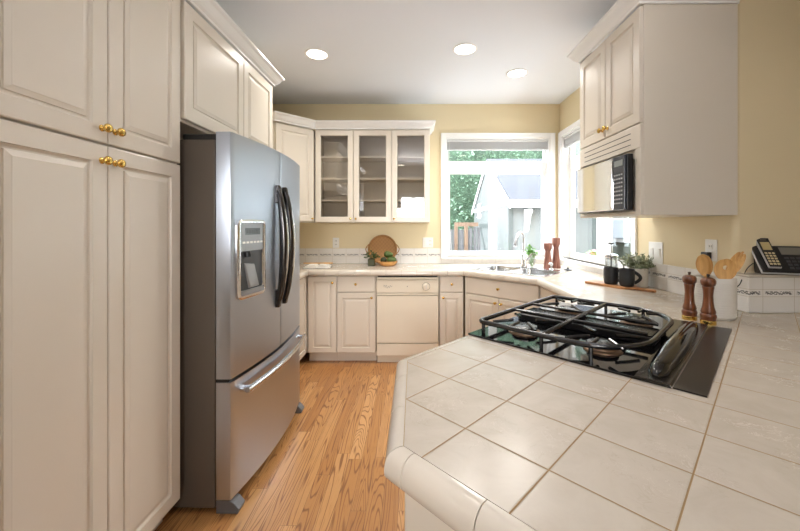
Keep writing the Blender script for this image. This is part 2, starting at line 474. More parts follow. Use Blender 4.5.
# ------------------------------------------------------------------ room shell
XL, XR, YB, ZC = -1.66, 1.665, 4.06, 2.735
XE, YR, YF = 3.0, -3.0, 1.84            # far side of the adjoining room, its rear wall, wall over the ledge
TH = 0.14
struct(MB().box(XL-TH, XE+TH, YR-TH, YB+TH, -0.1, 0).build('floor', FLOORM), 'oak plank floor running away between the cabinets', 'floor')
struct(MB().box(XL-TH, XE+TH, YR-TH, YB+TH, ZC, ZC+0.1).build('ceiling', CEILP), 'flat pale ceiling with round recessed lights', 'ceiling')
struct(MB().box(XL-TH, XL, YR, YB, 0, ZC).build('wall_left', WALLP), 'pale yellow wall behind pantry and refrigerator', 'wall')
WB = (0.362, 1.555, 0.985, 2.345)       # back window opening x0,x1,z0,z1
WR = (2.70, 3.99, 0.985, 2.345)         # side window opening y0,y1,z0,z1
WK = (-0.42, 0.38, 1.50, 2.25)            # rear window opening
m = MB(); x0, x1, z0, z1 = WB
m.box(XL-TH, x0, YB, YB+TH, 0, ZC).box(x1, XR+TH, YB, YB+TH, 0, ZC).box(x0, x1, YB, YB+TH, 0, z0).box(x0, x1, YB, YB+TH, z1, ZC)
struct(m.build('wall_back', WALLP), 'pale yellow back wall above the counter', 'wall')
m = MB(); y0, y1, z0, z1 = WR
m.box(XR, XR+TH, YF+TH, y0, 0, ZC).box(XR, XR+TH, y1, YB, 0, ZC).box(XR, XR+TH, y0, y1, 0, z0).box(XR, XR+TH, y0, y1, z1, ZC)
struct(m.build('wall_right', WALLP), 'pale yellow wall with corner window behind microwave cabinet', 'wall')
# wall facing the peninsula, with its rounded corner
arc = [(XR+0.03-0.03*math.cos(t), YF+0.03-0.03*math.sin(t)) for t in [PI/2*i/6 for i in range(7)]]
m = MB().prism(arc+[(XE, YF), (XE, YF+TH), (XR, YF+TH)], 0, ZC)
o = m.build('wall_front', WALLP, smooth=True, auto=30); struct(o, 'golden yellow wall behind the telephone ledge', 'wall')
struct(MB().box(XE, XE+TH, YR, YF+TH, 0, ZC).build('wall_side', WALLP))
m = MB(); x0, x1, z0, z1 = WK
m.box(XL, x0, YR-TH, YR, 0, ZC).box(x1, XE, YR-TH, YR, 0, ZC).box(x0, x1, YR-TH, YR, 0, z0).box(x0, x1, YR-TH, YR, z1, ZC)
struct(m.build('wall_rear', WALLP))

def window(name, label, w, z0, z1, mull, trans, loc, rot, casing=0.055, sill=True, grid=None, right_casing=None):
    """local frame: x along the wall (0..w), y outwards (wall from 0 to TH), z up"""
    root = bpy.data.objects.new(name, None); link(root); root.location = loc; root.rotation_euler = (0, 0, rot)
    struct(root, label, 'window')
    c = casing; rc = c if right_casing is None else right_casing
    m = MB().box(-c, 0, -0.018, 0, z0-0.02, z1+c).box(w, w+rc, -0.018, 0, z0-0.02, z1+c).box(0, w, -0.018, 0, z1, z1+c)
    m.box(-c-0.0, -c+0.014, -0.026, -0.018, z0-0.02, z1+c).box(-c, w+rc, -0.026, -0.018, z1+c-0.014, z1+c)
    m.build('casing', TRIMW, root, bevel=0.003)
    MB().box(-c, w+rc, -0.04, TH*0.55, z0-0.022, z0).build('sill', TRIMW, root, bevel=0.004)
    t = 0.012
    m = MB().box(0, t, 0, TH, z0, z1).box(w-t, w, 0, TH, z0, z1).box(t, w-t, 0, TH, z1-t, z1).box(t, w-t, TH*0.55, TH, z0, z0+t)
    m.build('jamb', TRIMW, root)
    ya, yb = TH-0.06, TH-0.01
    f = 0.028
    m = MB().box(t, t+f, ya, yb, z0, z1).box(w-t-f, w-t, ya, yb, z0, z1).box(t+f, w-t-f, ya, yb, z0, z0+0.045).box(t+f, w-t-f, ya, yb, z1-t-f, z1-t)
    if trans: m.box(t+f, w-t-f, ya, yb, trans[0], trans[1])
    m.build('frame', TRIMW, root, bevel=0.003)
    top = trans[0] if trans else z1-t-f
    edges = [t+f, *mull, w-t-f]
    spans = [(edges[0], mull[0]), (mull[1], edges[-1])] if mull else [(edges[0], edges[-1])]
    if mull: MB().box(mull[0], mull[1], ya+0.005, yb-0.005, z0+0.045, top).build('mullion', TRIMW, root, bevel=0.003)
    for a, b in spans:
        s_ = 0.018
        m = MB().box(a, a+s_, ya+0.008, yb-0.012, z0+0.045, top).box(b-s_, b, ya+0.008, yb-0.012, z0+0.045, top).box(a+s_, b-s_, ya+0.008, yb-0.012, z0+0.045, z0+0.045+s_).box(a+s_, b-s_, ya+0.008, yb-0.012, top-s_, top)
        if grid:
            for gx in range(1, grid[0]): gxx = a+(b-a)*gx/grid[0]; m.box(gxx-.009, gxx+.009, ya+.01, yb-.014, z0+.06, top-.02)
            for gz in range(1, grid[1]): gzz = z0+.045+(top-z0-.045)*gz/grid[1]; m.box(a+.02, b-.02, ya+.011, yb-.015, gzz-.009, gzz+.009)
        sa = m.build('sash', TRIMW, root)
        MB().box(a+s_, b-s_, ya+0.018, ya+0.022, z0+0.045+s_, top-s_).build('pane', PANE, sa)
    if trans:
        MB().box(t+f, w-t-f, ya+0.018, ya+0.022, trans[1], z1-t-f).build('pane', PANE, root)
    return root
window('window_1', 'white sliding window with transom above the sink', WB[1]-WB[0], WB[2], WB[3], (0.532, 0.588), (1.965, 2.095), (WB[0], YB, 0), 0)
window('window_2', 'white corner window on the side wall behind the french press', WR[1]-WR[0], WR[2], WR[3], (0.60, 0.78), (1.965, 2.095), (XR, WR[1], 0), -PI/2)
window('window_3', None, WK[1]-WK[0], WK[2], WK[3], (0.37, 0.43), None, (WK[1], YR, 0), PI, grid=(3, 4))

def blind(loc, rot, w, label):
    b = thing('window_blind', label, 'blind', loc, rot)
    MB().box(0, w, 0.0, 0.035, -0.03, 0).build('headrail', GREYB, b, bevel=0.002)
    m = MB()
    for i in range(14): m.box(0.004, w-0.004, 0.002, 0.034, -0.036-i*0.0052, -0.0335-i*0.0052)
    m.build('slat_stack', GREYB, b)
    MB().box(0.002, w-0.002, 0.003, 0.033, -0.120, -0.108).build('bottom_rail', GREYB, b, bevel=0.002)
    return b
bl = blind((WB[0]+0.014, YB+0.012, WB[3]-0.014), 0, WB[1]-WB[0]-0.028, 'grey blind raised to the top of the window above the sink')
MB().tube([(0.03, 0.0, -0.03), (0.028, -0.03, -0.5), (0.03, -0.03, -1.0), (0.05, -0.04, -1.28), (0.10, -0.06, -1.36)], 0.0014, 6).build('cord', WHITEP, bl, smooth=True)
blind((XR+0.012, WR[1]-0.014, WR[3]-0.014), -PI/2, WR[1]-WR[0]-0.028, 'grey blind raised to the top of the side window beside the microwave cabinet')

# backsplash runs and raised ledge
ZS = 1.085
m = MB().box(XL, WB[0]-0.056, YB-0.008, YB-0.0005, 0.914, ZS).box(WB[0]-0.056, XR-0.009, YB-0.008, YB-0.0005, 0.914, 0.960)
struct(m.build('backsplash', SPLX, bevel=0.002), 'white tile backsplash with black scroll border on the back wall', 'backsplash')
m = MB().box(XR-0.008, XR-0.0005, YF+0.035, WR[0]-0.057, 0.914, ZS).box(XR-0.008, XR-0.0005, WR[0]-0.057, YB-0.009, 0.914, 0.960)
struct(m.build('backsplash', SPLY, bevel=0.002), 'white tile backsplash with black scroll border under the side wall switch plate', 'backsplash')
led = bpy.data.objects.new('ledge', None); link(led); struct(led, 'raised tiled ledge the telephone stands on', 'ledge')
MB().box(1.645, XE-0.002, 1.743, YF-0.001, 0, 1.088).build('ledge_core', WALLP, led)
MB().box(1.637, XE-0.002, 1.735, 1.7425, 0.915, 1.088).build('ledge_face', SPLX, led, bevel=0.002)
MB().box(1.637, 1.6445, 1.743, YF+0.03, 0.915, 1.088).build('ledge_end', SPLY, led, bevel=0.002)
MB().box(1.630, XE-0.002, 1.727, YF-0.001, 1.0885, 1.100).build('ledge_top', TILEW, led, bevel=0.004)

# ------------------------------------------------------------------ cabinets
def ring_rect(x0, x1, z0, z1, i, y): return [(x0+i, y, z0+i), (x1-i, y, z0+i), (x1-i, y, z1-i), (x0+i, y, z1-i)]
def raised_door(name, parent, x0, x1, z0, z1, s=0.055, t=0.02, mat_=None, label=None):
    L = [ring_rect(x0, x1, z0, z1, i, y) for i, y in ((0, t), (0, 0.004), (0.0015, 0.0015), (0.004, 0), (s, 0), (s+0.002, 0.006), (s+0.008, 0.010), (s+0.014, 0.010), (s+0.016, 0.0055), (s+0.030, 0.0015), (s+0.032, 0.0005))]
    return MB().loops(L).build(name, mat_ or PAINT, parent)
def flat_front(name, parent, x0, x1, z0, z1, t=0.02, m_=None):
    L = [ring_rect(x0, x1, z0, z1, i, y) for i, y in ((0, t), (0, 0.005), (0.002, 0.0018), (0.006, 0), (0.012, 0))]
    return MB().loops(L).build(name, m_ or PAINT, parent)
def knob(parent, x, z, r=0.0155):
    k = r/0.0155
    prof = [(0.011, 0.0), (0.011, -0.003), (0.0065, -0.005), (0.0055, -0.012), (0.009, -0.015), (0.0145, -0.019), (0.0155, -0.024), (0.0135, -0.029), (0.007, -0.032), (0.0, -0.0325)]
    return MB().lathe([(a*k, b*k) for a, b in prof], (x, 0, z), 16, axis='y').build('knob', BRASS, parent, smooth=True, auto=60)
def carcass(parent, w, d, z0, z1, toe=None, open_top=False):
    if open_top:
        m = MB().box(0.0005, 0.0185, 0.021, d, z0, z1).box(w-0.0185, w-0.0005, 0.021, d, z0, z1).box(0.0185, w-0.0185, 0.021, 0.036, z0, z1).box(0.0185, w-0.0185, d-0.012, d, z0, z1).box(0.0185, w-0.0185, 0.036, d-0.012, z0, z0+0.018)
        m.build('body', PAINT, parent)
    else: MB().box(0.0005, w-0.0005, 0.021, d, z0, z1).build('body', PAINT, parent, bevel=0.001)
    if toe: MB().box(0.001, w-0.001, 0.085, d-0.05, 0.0, z0-0.0005).build('toe_kick', PAINT, parent)

# pantry ----------------------------------------------------------
FP = -1.056
c = thing('pantry_cabinet', 'tall cream pantry cabinet with four raised panel doors beside the refrigerator', 'cabinet', (FP, 0.838, 0), PI/2)
carcass(c, 0.774, 0.60, 0.10, 2.40, True)
Z1 = 1.619
for x0, x1, kx in ((0.006, 0.387, 0.362), (0.391, 0.768, 0.416)):
    d = raised_door('door', c, x0, x1, 0.108, Z1-0.004, 0.058); knob(d, kx, Z1-0.058)
    d = raised_door('door', c, x0, x1, Z1+0.004, 2.390, 0.058); knob(d, kx, Z1+0.052)
# a second pantry unit carries on out of the frame
c = thing('pantry_cabinet', 'tall cream pantry cabinet running out of the picture edge', 'cabinet', (FP, 0.06, 0), PI/2)
carcass(c, 0.774, 0.60, 0.10, 2.40, True)
for x0, x1, kx in ((0.006, 0.387, 0.362), (0.391, 0.768, 0.416)):
    d = raised_door('door', c, x0, x1, 0.108, Z1-0.004, 0.058); knob(d, kx, Z1-0.058)
    d = raised_door('door', c, x0, x1, Z1+0.004, 2.390, 0.058); knob(d, kx, Z1+0.052)
# over the refrigerator
c = thing('wall_cabinet', 'cream two door wall cabinet above the refrigerator', 'cabinet', (FP, 1.616, 0), PI/2)
carcass(c, 1.054, 0.60, 1.822, 2.40)
raised_door('door', c, 0.02, 0.585, 1.835, 2.382, 0.06)
raised_door('door', c, 0.591, 1.04, 1.835, 2.382, 0.06)
CROWN = [(0, 0), (0.008, 0.0), (0.008, 0.012), (0.014, 0.016), (0.022, 0.022), (0.032, 0.034), (0.046, 0.056), (0.056, 0.064), (0.060, 0.068), (0.060, 0.080), (0.0, 0.080)]
def crown(name, path, z, label, side=1, k=1.0):
    return struct(MB().sweep(path, [(o_*k, z+h*k) for o_, h in CROWN], side).build(name, TRIMW), label, 'trim')
crown('trim_1', [(FP+0.001, 0.06), (FP+0.001, 2.671), (XL+0.002, 2.671)], 2.391, 'white crown moulding along the pantry and over the refrigerator', 1)

# corner wall cabinet and glass cabinet -----------------------------
ZU0, ZU1 = 1.377, 2.356
YG, XG0, XG1 = 3.74, -1.043, 0.166
cr = 0.305
c = thing('corner_wall_cabinet', 'cream diagonal corner wall cabinet behind the refrigerator', 'cabinet', (XG0-cr, YG-cr, 0), PI/4)
w = cr*S2
p0 = (0.0005, 0.021); 
# footprint in the local frame
import mathutils
Rm = Matrix.Rotation(-PI/4, 2)
foot = []
for wx, wy in ((XG0-cr, YG-cr), (XG0, YG), (XG0, YB-0.003), (XL+0.003, YB-0.003), (XL+0.003, YG-cr)):
    v = Rm @ Vector((wx-(XG0-cr), wy-(YG-cr))); foot.append((v.x, v.y))
foot[0] = (0.022, 0.022); foot[1] = (w-0.022, 0.022)
MB().prism(foot, ZU0, ZU1+0.01).build('body', PAINT, c)
d = raised_door('door', c, 0.012, w-0.012, ZU0+0.012, ZU1-0.012, 0.055); knob(d, w-0.035, ZU0+0.04, 0.011)

c = thing('glass_front_cabinet', 'cream wall cabinet with three glass doors and empty shelves', 'cabinet', (XG0, YG, 0), 0)
w = XG1-XG0; D = YB-0.003-YG
m = MB().box(0, 0.018, 0.021, D, ZU0, ZU1+0.01).box(w-0.018, w, 0.021, D, ZU0, ZU1+0.01).box(0.018, w-0.018, 0.021, D, ZU0, ZU0+0.018).box(0.018, w-0.018, 0.021, D, ZU1-0.008, ZU1+0.01).box(0.018, w-0.018, D-0.008, D, ZU0+0.018, ZU1-0.008)
for q in (1, 2): m.box(w*q/3-0.012, w*q/3+0.012, 0.021, D-0.009, ZU0+0.018, ZU1-0.008)
m.build('body', PAINT, c)
zsh = [1.614, 1.845, 2.078]
for q in range(3):
    a, b = w*q/3+(0.019 if q == 0 else 0.013), w*(q+1)/3-(0.019 if q == 2 else 0.013)
    for z in zsh: MB().box(a, b, 0.04, D-0.010, z-0.010, z+0.010).build('shelf', PAINT, c)
    x0, x1 = w*q/3+0.003, w*(q+1)/3-0.003
    L = [ring_rect(x0, x1, ZU0+0.003, ZU1-0.006, i, y) for i, y in ((0, 0.02), (0, 0.003), (0.004, 0), (0.052, 0), (0.056, 0.004), (0.058, 0.012), (0.058, 0.02))]
    fr = MB().loops(L, closed=True).build('door', PAINT, c)
    MB().box(x0+0.056, x1-0.056, 0.013, 0.016, ZU0+0.058, ZU1-0.061).build('pane', CABGL, fr)
    knob(fr, x1-0.025 if q == 0 else x0+0.025, ZU0+0.04, 0.011)
crown('trim_2', [(XL+0.004, YG-cr+0.001), (XG0-cr-0.0, YG-cr), (XG0, YG+0.0005), (XG1, YG+0.0005), (XG1, YB-0.003)], ZU1+0.002, 'white crown moulding over the corner and glass cabinets', 1)

# base cabinets ----------------------------------------------------
YC = 3.45
ZT, ZD, ZD2, ZK = 0.848, 0.697, 0.688, 0.108
def base(name, label, loc, rot, w, fronts, depth=0.597, group=None):
    c = thing(name, label, 'cabinet', loc, rot, group)
    carcass(c, w, depth, 0.10, 0.861, True, name.startswith('sink'))
    for kind, x0, x1, z0, z1, kx, kz in fronts:
        d = raised_door('door', c, x0, x1, z0, z1, 0.048) if kind == 'door' else flat_front('drawer', c, x0, x1, z0, z1)
        if kx is not None: knob(d, kx, kz, 0.0125)
    return c
base('base_cabinet', 'cream base cabinet on the side wall tucked behind the refrigerator', (-1.043, 2.63, 0), PI/2, 0.8165, [('door', 0.01, 0.40, ZK, ZD2, 0.36, 0.65), ('door', 0.405, 0.808, ZK, ZT, 0.46, 0.79), ('drawer', 0.01, 0.40, ZD, ZT, 0.20, 0.77)], 0.60)
cc = base('base_cabinet', 'narrow cream base cabinet with one full height door in the back corner', (-1.042, YC, 0), 0, 0.290, [('door', 0.012, 0.285, ZK, ZT, 0.250, 0.79)])
MB().box(-0.034, 0.0, 0.0215, 0.04, 0.10, 0.861).build('corner_filler', PAINT, cc)
base('base_cabinet', 'cream drawer over door base cabinet between the full height corner door and dishwasher', (-0.751, YC, 0), 0, 0.379, [('drawer', 0.005, 0.372, ZD, ZT, 0.185, 0.775), ('door', 0.005, 0.372, ZK, ZD2, 0.34, 0.645)])
base('base_cabinet', 'slim cream drawer and door base cabinet between dishwasher and sink corner', (0.247, YC, 0), 0, 0.236, [('drawer', 0.006, 0.232, ZD, ZT, 0.119, 0.775), ('door', 0.006, 0.232, ZK, ZD2, 0.036, 0.645)])
base('sink_base_cabinet', 'angled cream sink cabinet with false drawer and two doors', (0.485, YC-0.001, 0), -PI/4, 0.770, [('drawer', 0.012, 0.760, ZD, ZT, 0.385, 0.775), ('door', 0.012, 0.383, ZK, ZD2, 0.355, 0.645), ('door', 0.387, 0.760, ZK, ZD2, 0.415, 0.645)], 0.595)
base('base_cabinet', 'cream base cabinet between the sink corner and the cooktop', (1.029, 2.900, 0), -PI/2, 0.62, [('drawer', 0.01, 0.61, ZD, ZT, 0.31, 0.77), ('door', 0.01, 0.308, ZK, ZD2, 0.28, 0.65), ('door', 0.312, 0.61, ZK, ZD2, 0.34, 0.65)], 0.60)

# dishwasher -------------------------------------------------------
c = thing('dishwasher', 'bisque built-in dishwasher with a round dial under the back counter', 'dishwasher', (-0.370, YC-0.004, 0), 0)
w = 0.614
MB().box(0.004, w-0.004, 0.03, 0.597, 0.10, 0.860).build('tub', BISQ, c)
MB().box(0.006, w-0.006, 0.002, 0.03, 0.205, 0.662).build('door_panel', BISQ, c, bevel=0.004)
MB().box(0.004, w-0.004, 0.0, 0.03, 0.690, 0.815).build('control_panel', BISQ, c, bevel=0.004)
MB().box(0.006, w-0.006, 0.0, 0.0295, 0.668, 0.686).build('trim_strip', BISQ, c, bevel=0.002)
MB().box(0.006, w-0.006, -0.004, 0.03, 0.822, 0.842).build('latch_grip', BISQ, c, bevel=0.003)
MB().box(0.015, w-0.015, 0.020, 0.03, 0.843, 0.859).build('vent_slot', DARK, c)
MB().box(0.006, w-0.006, 0.004, 0.03, 0.080, 0.195).build('kick_panel', BISQ, c, bevel=0.003)
MB().box(0.008, w-0.008, 0.05, 0.30, 0.0, 0.078).build('toe_panel', BISQ, c)
dl = MB().lathe([(0.036, 0), (0.036, -0.004), (0.029, -0.006), (0.026, -0.022), (0.0, -0.0225)], (0.487, 0, 0.752), 24, axis='y').build('dial', BISQ, c, smooth=True, auto=35)
MB().box(0.4845, 0.4895, -0.026, -0.0222, 0.728, 0.776).build('pointer', GREYB, dl)
m = MB().lathe([(0.0385, 0), (0.0385, -0.001), (0.0362, -0.001), (0.0362, 0)], (0.487, -0.0004, 0.752), 28, axis='y', cap0=False, cap1=False)
m.build('dial_ring', BLACKP, c)
pts = [(0.075+0.085*t, -0.0012, 0.752+0.013*math.sin(t*26)*(1-0.5*t)+0.006*math.sin(t*9)) for t in [i/60 for i in range(61)]]
MB().tube(pts, 0.0014, 5).build('script_mark', mat('grey_print', (120, 116, 110), 0.5), c)
MB().lathe([(0.0045, 0), (0.0045, -0.0015), (0, -0.0016)], (0.305, 0, 0.752), 12, axis='y').build('indicator', GREYS, c)

# ------------------------------------------------------------------ countertop
EDGE = [(-1.013, 2.63), (-1.013, 3.42), (0.472, 3.42), (0.999, 2.893), (0.999, 2.199), (-0.056, 1.144), (-0.056, 0.673), (0.7585, -0.1415)]
def offs(path, d):
    P = [Vector(p) for p in path]; out = []
    n = len(P); dr = [(P[i+1]-P[i]).normalized() for i in range(n-1)]; no = [Vector((q.y, -q.x)) for q in dr]
    for i in range(n):
        if i == 0: k = no[0]
        elif i == n-1: k = no[-1]
        else: k = (no[i-1]+no[i]).normalized(); k = k/k.dot(no[i])
        out.append((P[i].x+k.x*d, P[i].y+k.y*d))
    return out
def counter_poly(d):
    f = offs(EDGE, -d)
    return f+[(2.55, 1.65), (2.55, 1.733), (1.635, 1.733), (1.635, YF+0.03), (XR-0.009, YF+0.034), (XR-0.009, YB-0.009), (XL+0.002, YB-0.009), (XL+0.002, 2.63)]
# which side is outward?  path runs with the counter on its left or right -> test
SIDE = 1
hole = [W(a, b) for a, b in rrect(2.885, 3.355, 1.335, 2.075, 0.04)]
ct = thing('countertop', 'continuous cream tiled countertop round the kitchen and peninsula', 'countertop')
MB().fill(counter_poly(0.022), [hole], 0.8625, 0.9118).build('slab', GROUT, ct)
MB().fill(counter_poly(0.0365), [hole], 0.9120, 0.9140).build('tile_field', COUNTM, ct)
PROF = [(-0.035, 0.9140), (-0.027, 0.9142), (-0.018, 0.9122), (-0.0095, 0.9070), (-0.0035, 0.8985), (-0.0003, 0.888), (0.001, 0.876), (0.0, 0.8655), (-0.004, 0.8605), (-0.010, 0.8602), (-0.020, 0.8622), (-0.0215, 0.9035), (-0.035, 0.9118)]
m = MB().sweep(EDGE, PROF, SIDE, gap=0.0022, piece=0.155, cuts={5: [0.129, 0.304], 6: [0.045, 0.205, 0.365, 0.525, 0.685, 0.845, 1.005]})
m.build('edge_trim', TILEW, ct, smooth=True, auto=50)

pb = tag(MB().prism([(-0.018, 1.122), (-0.018, 0.687), (0.7345, -0.0655), (2.45, 1.65), (2.45, 1.73), (1.634, 1.73), (1.634, 2.19), (1.05, 2.19)], 0.0, 0.8615).build('peninsula_base', PAINT, bevel=0.003),
         'plain cream panelled base under the tiled peninsula', 'cabinet')

# ------------------------------------------------------------------ microwave cabinet
XM, YM0, YM1 = 1.159, 1.822, 2.485
c = thing('microwave_cabinet', 'tall cream wall cabinet with two doors holding the microwave', 'cabinet', (XM, YM1, 0), -PI/2)
w = YM1-YM0; D = XR-0.003-XM
MB().box(0, w, 0.021, D, 1.396, 2.49).build('body', PAINT, c, bevel=0.002)
MB().box(0.0, w, 0.002, 0.0205, 1.745, 1.868).build('vent_panel', PAINT, c, bevel=0.003)
m = MB()
for i in range(3): m.box(0.07+0.02*i*0, w-0.08, 0.0012, 0.0022, 1.772+i*0.030, 1.776+i*0.030)
m.build('vent_slot', DARK, c)
m = MB().box(0, w, 0.004, 0.0205, 1.396, 1.418).box(0, 0.03, 0.004, 0.0205, 1.418, 1.745).box(w-0.045, w, 0.004, 0.0205, 1.418, 1.745)
m.build('face_frame', PAINT, c, bevel=0.002)
for x0, x1, kx in ((0.004, w/2-0.002, w/2-0.028), (w/2+0.002, w-0.004, w/2+0.028)):
    d = raised_door('door', c, x0, x1, 1.874, 2.470, 0.052); knob(d, kx, 1.925)
crown('trim_3', [(XR-0.002, YM1+0.001), (XM-0.001, YM1+0.001), (XM-0.001, YM0-0.001), (XR-0.002, YM0-0.001)], 2.478, 'white crown moulding on top of the microwave cabinet', 1)

c = thing('microwave', 'silver and black microwave set into the wall cabinet over the counter', 'microwave', (1.118, 2.43, 1.425), -PI/2)
mw, mh = 0.548, 0.30
MB().box(0, mw, 0.012, 0.045, 0, mh).build('case', BLACKP, c, bevel=0.004)
DOORM = mat('mirror_black_glass', (205, 205, 205), 0.05, metal=0.9)
MB().box(0.004, mw*0.80, -0.004, 0.0115, 0.004, mh-0.004).build('door', DOORM, c, bevel=0.006)
m = MB().box(mw*0.80-0.012, mw*0.80, -0.010, -0.0045, 0.02, mh-0.02); m.build('door_handle', CHROME, c, bevel=0.002)
cp = MB().box(mw*0.80+0.002, mw-0.003, -0.003, 0.0115, 0.004, mh-0.004).build('control_panel', mat('charcoal_panel', (66, 70, 78), 0.25), c, bevel=0.004)
MB().box(mw*0.83, mw-0.016, -0.0042, -0.0032, mh-0.060, mh-0.028).build('display', mat('pale_display', (150, 160, 160), 0.2), cp)
m = MB()
for r in range(8):
    for k in range(4): m.box(mw*0.825+k*0.0215, mw*0.825+k*0.0215+0.014, -0.0042, -0.0032, 0.035+r*0.022, 0.035+r*0.022+0.008)
m.build('keypad', mat('pale_keys', (176, 180, 186), 0.4), cp)

# ------------------------------------------------------------------ refrigerator
c = thing('refrigerator', 'stainless french door refrigerator with water dispenser between pantry and counter', 'refrigerator', (-0.925, 1.648, 0), PI/2-0.014)
FW = 0.955
MB().box(0, FW, 0.0, 0.715, 0.03, 1.742).build('body', GREYS, c, bevel=0.004)
m = MB().box(0.01, FW-0.01, -0.03, 0.0, 0.02, 0.055); m.build('base_grille', BLACKP, c)
def bulge(x): return 0.048*(1-(2*x/FW-1)**2)
def door_poly(x0, x1, y_back, k=14, e=0.004):
    pts = []
    for i in range(k+1):
        x = x0+(x1-x0)*i/k; y = -0.074-bulge(x)
        if i == 0: pts += [(x, y+e), (x+e*0.3, y+e*0.3)]; pts.append((x+e, -0.074-bulge(x+e)))
        elif i == k: pts.append((x-e, -0.074-bulge(x-e))); pts += [(x-e*0.3, y+e*0.3), (x, y+e)]
        else: pts.append((x, y))
    return pts+[(x1, y_back), (x0, y_back)]
SPL = 0.470
def fdoor(name, x0, x1, z0, z1, holes=None):
    return MB().prism(door_poly(x0, x1, -0.006), z0, z1).build(name, STEEL, c, smooth=True, auto=30)
MB().box(SPL-0.0042, SPL+0.0042, -0.10, -0.002, 0.63, 1.772).build('door_seal', DARK, c)
ld = fdoor('door', 0.0, SPL-0.0045, 0.628, 1.778)
rd = fdoor('door', SPL+0.0045, FW, 0.628, 1.778)
dw = fdoor('freezer_drawer', 0.0, FW, 0.068, 0.612)
m = MB().box(0.0, FW, -0.060, -0.004, 0.613, 0.627); m.build('gasket', DARK, c)
m = MB().box(-0.0005+0.003, 0.02, -0.0735, -0.0055, 0.07, 1.776); 
# hinge covers and feet
for x in (0.012, FW-0.112):
    MB().box(x, x+0.10, -0.055, 0.16, 1.7425, 1.772).build('hinge_cover', BLACKP, c, bevel=0.006)
for x in (0.004, FW-0.064):
    MB().prism_x([(-0.003, 0.0), (-0.105, 0.0), (-0.112, 0.02), (-0.085, 0.05), (-0.06, 0.062), (-0.003, 0.062)], x, x+0.06).build('foot_cover', mat('grey_plastic', (104, 104, 106), 0.4), c, bevel=0.003)
def bow(x, z0, z1, out, parent):
    """curved bow handle: steel bar on a dark backing strip"""
    n = 18; y0 = -0.074-bulge(x)
    def arc_(o): return [(x, y0-0.010-o*math.sin(PI*i/n)**0.7, z0+(z1-z0)*i/n) for i in range(n+1)]
    h = MB().tube(arc_(out), [0.010+0.004*math.sin(PI*i/n) for i in range(n+1)], 10).build('handle', STEELH, parent, smooth=True)
    MB().tube(arc_(out-0.014), [0.017+0.008*math.sin(PI*i/n) for i in range(n+1)], 10).build('handle_grip', DSTEEL, parent, smooth=True)
    for z in (z0, z1):
        s_ = 1 if z == z0 else -1
        MB().loops([[(x-0.016, y0+0.004, z-0.03*s_), (x+0.016, y0+0.004, z-0.03*s_), (x+0.016, y0+0.004, z+0.075*s_), (x-0.016, y0+0.004, z+0.075*s_)],
                    [(x-0.014, y0-0.020, z-0.03*s_), (x+0.014, y0-0.020, z-0.03*s_), (x+0.012, y0-0.040, z+0.06*s_), (x-0.012, y0-0.040, z+0.06*s_)]]).build('handle_mount', DSTEEL, parent, bevel=0.003)
    return h
bow(SPL-0.058, 0.90, 1.545, 0.050, ld); bow(SPL+0.045, 0.90, 1.545, 0.050, rd)
n = 24; pts = []
for i in range(n+1):
    x = 0.055+(FW-0.11)*i/n; t = i/n
    pts.append((x, -0.074-bulge(x)-0.042, 0.553+0.0*t))
MB().tube(pts, 0.015, 12).build('drawer_handle', STEELH, dw, smooth=True)
for x in (0.075, FW-0.075):
    MB().tube([(x, -0.074-bulge(x)+0.004, 0.553), (x, -0.074-bulge(x)-0.040, 0.553)], 0.016, 10).build('handle_post', CHROME, dw, smooth=True)
# dispenser in the near door
dx0, dx1, dz0, dz1 = 0.030, 0.262, 0.985, 1.372
def onface(x, z, o): return (x, -0.074-bulge(x)-o, z)
def face_patch(x0, x1, z0, z1, o0, o1, k=6):
    m = MB(); ls = []
    for i in range(k+1):
        x = x0+(x1-x0)*i/k
        ls.append([onface(x, z0, o0), onface(x, z0, o1), onface(x, z1, o1), onface(x, z1, o0)])
    return m.loops(ls)
def face_frame(x0, x1, z0, z1, r, wd, o0, o1):
    outer = rrect(x0, x1, z0, z1, r, 6); inner = rrect(x0+wd, x1-wd, z0+wd, z1-wd, max(r-wd, 0.006), 6)
    return MB().loops([[onface(x, z, o0) for x, z in outer], [onface(x, z, o1*0.8) for x, z in outer], [onface(x+(xi-x)*.3, z+(zi-z)*.3, o1) for (x, z), (xi, zi) in zip(outer, inner)],
                       [onface(x+(xi-x)*.8, z+(zi-z)*.8, o1) for (x, z), (xi, zi) in zip(outer, inner)], [onface(x, z, o0) for x, z in inner]], closed=True)
dsp = face_frame(dx0, dx1, dz0, dz1, 0.03, 0.020, -0.002, 0.016).build('dispenser', CHROME, ld, smooth=True, auto=50)
zm = dz0+(dz1-dz0)*0.60
DGR = mat('dispenser_grey', (150, 152, 154), 0.3, metal=0.6); DDK = mat('dispenser_cavity', (52, 54, 58), 0.3)
# recess lined with dark plastic: stands slightly proud of the steel so that nothing has to be cut
face_patch(dx0+0.018, dx1-0.018, zm, dz1-0.018, -0.001, 0.009).build('control_panel', DGR, ld)
face_patch(dx0+0.018, dx1-0.018, dz0+0.018, zm, -0.001, 0.0015).build('dispenser_niche', DDK, ld)
face_patch(dx0+0.018, dx1-0.018, dz0+0.018, dz0+0.040, 0.0016, 0.012).build('drip_tray', DGR, ld)
MB().loops([[onface(0.085, 1.16, 0.002), onface(0.17, 1.15, 0.002), onface(0.205, 1.03, 0.002), onface(0.12, 1.03, 0.002)], [onface(0.09, 1.155, 0.008), onface(0.165, 1.145, 0.008), onface(0.20, 1.035, 0.012), onface(0.125, 1.035, 0.012)]]).build('paddle', DGR, ld, bevel=0.003)
MB().tube([onface(0.11, zm-0.004, 0.004), onface(0.11, zm-0.03, 0.008)], 0.016, 12).build('spout', BLACKP, ld, smooth=True)
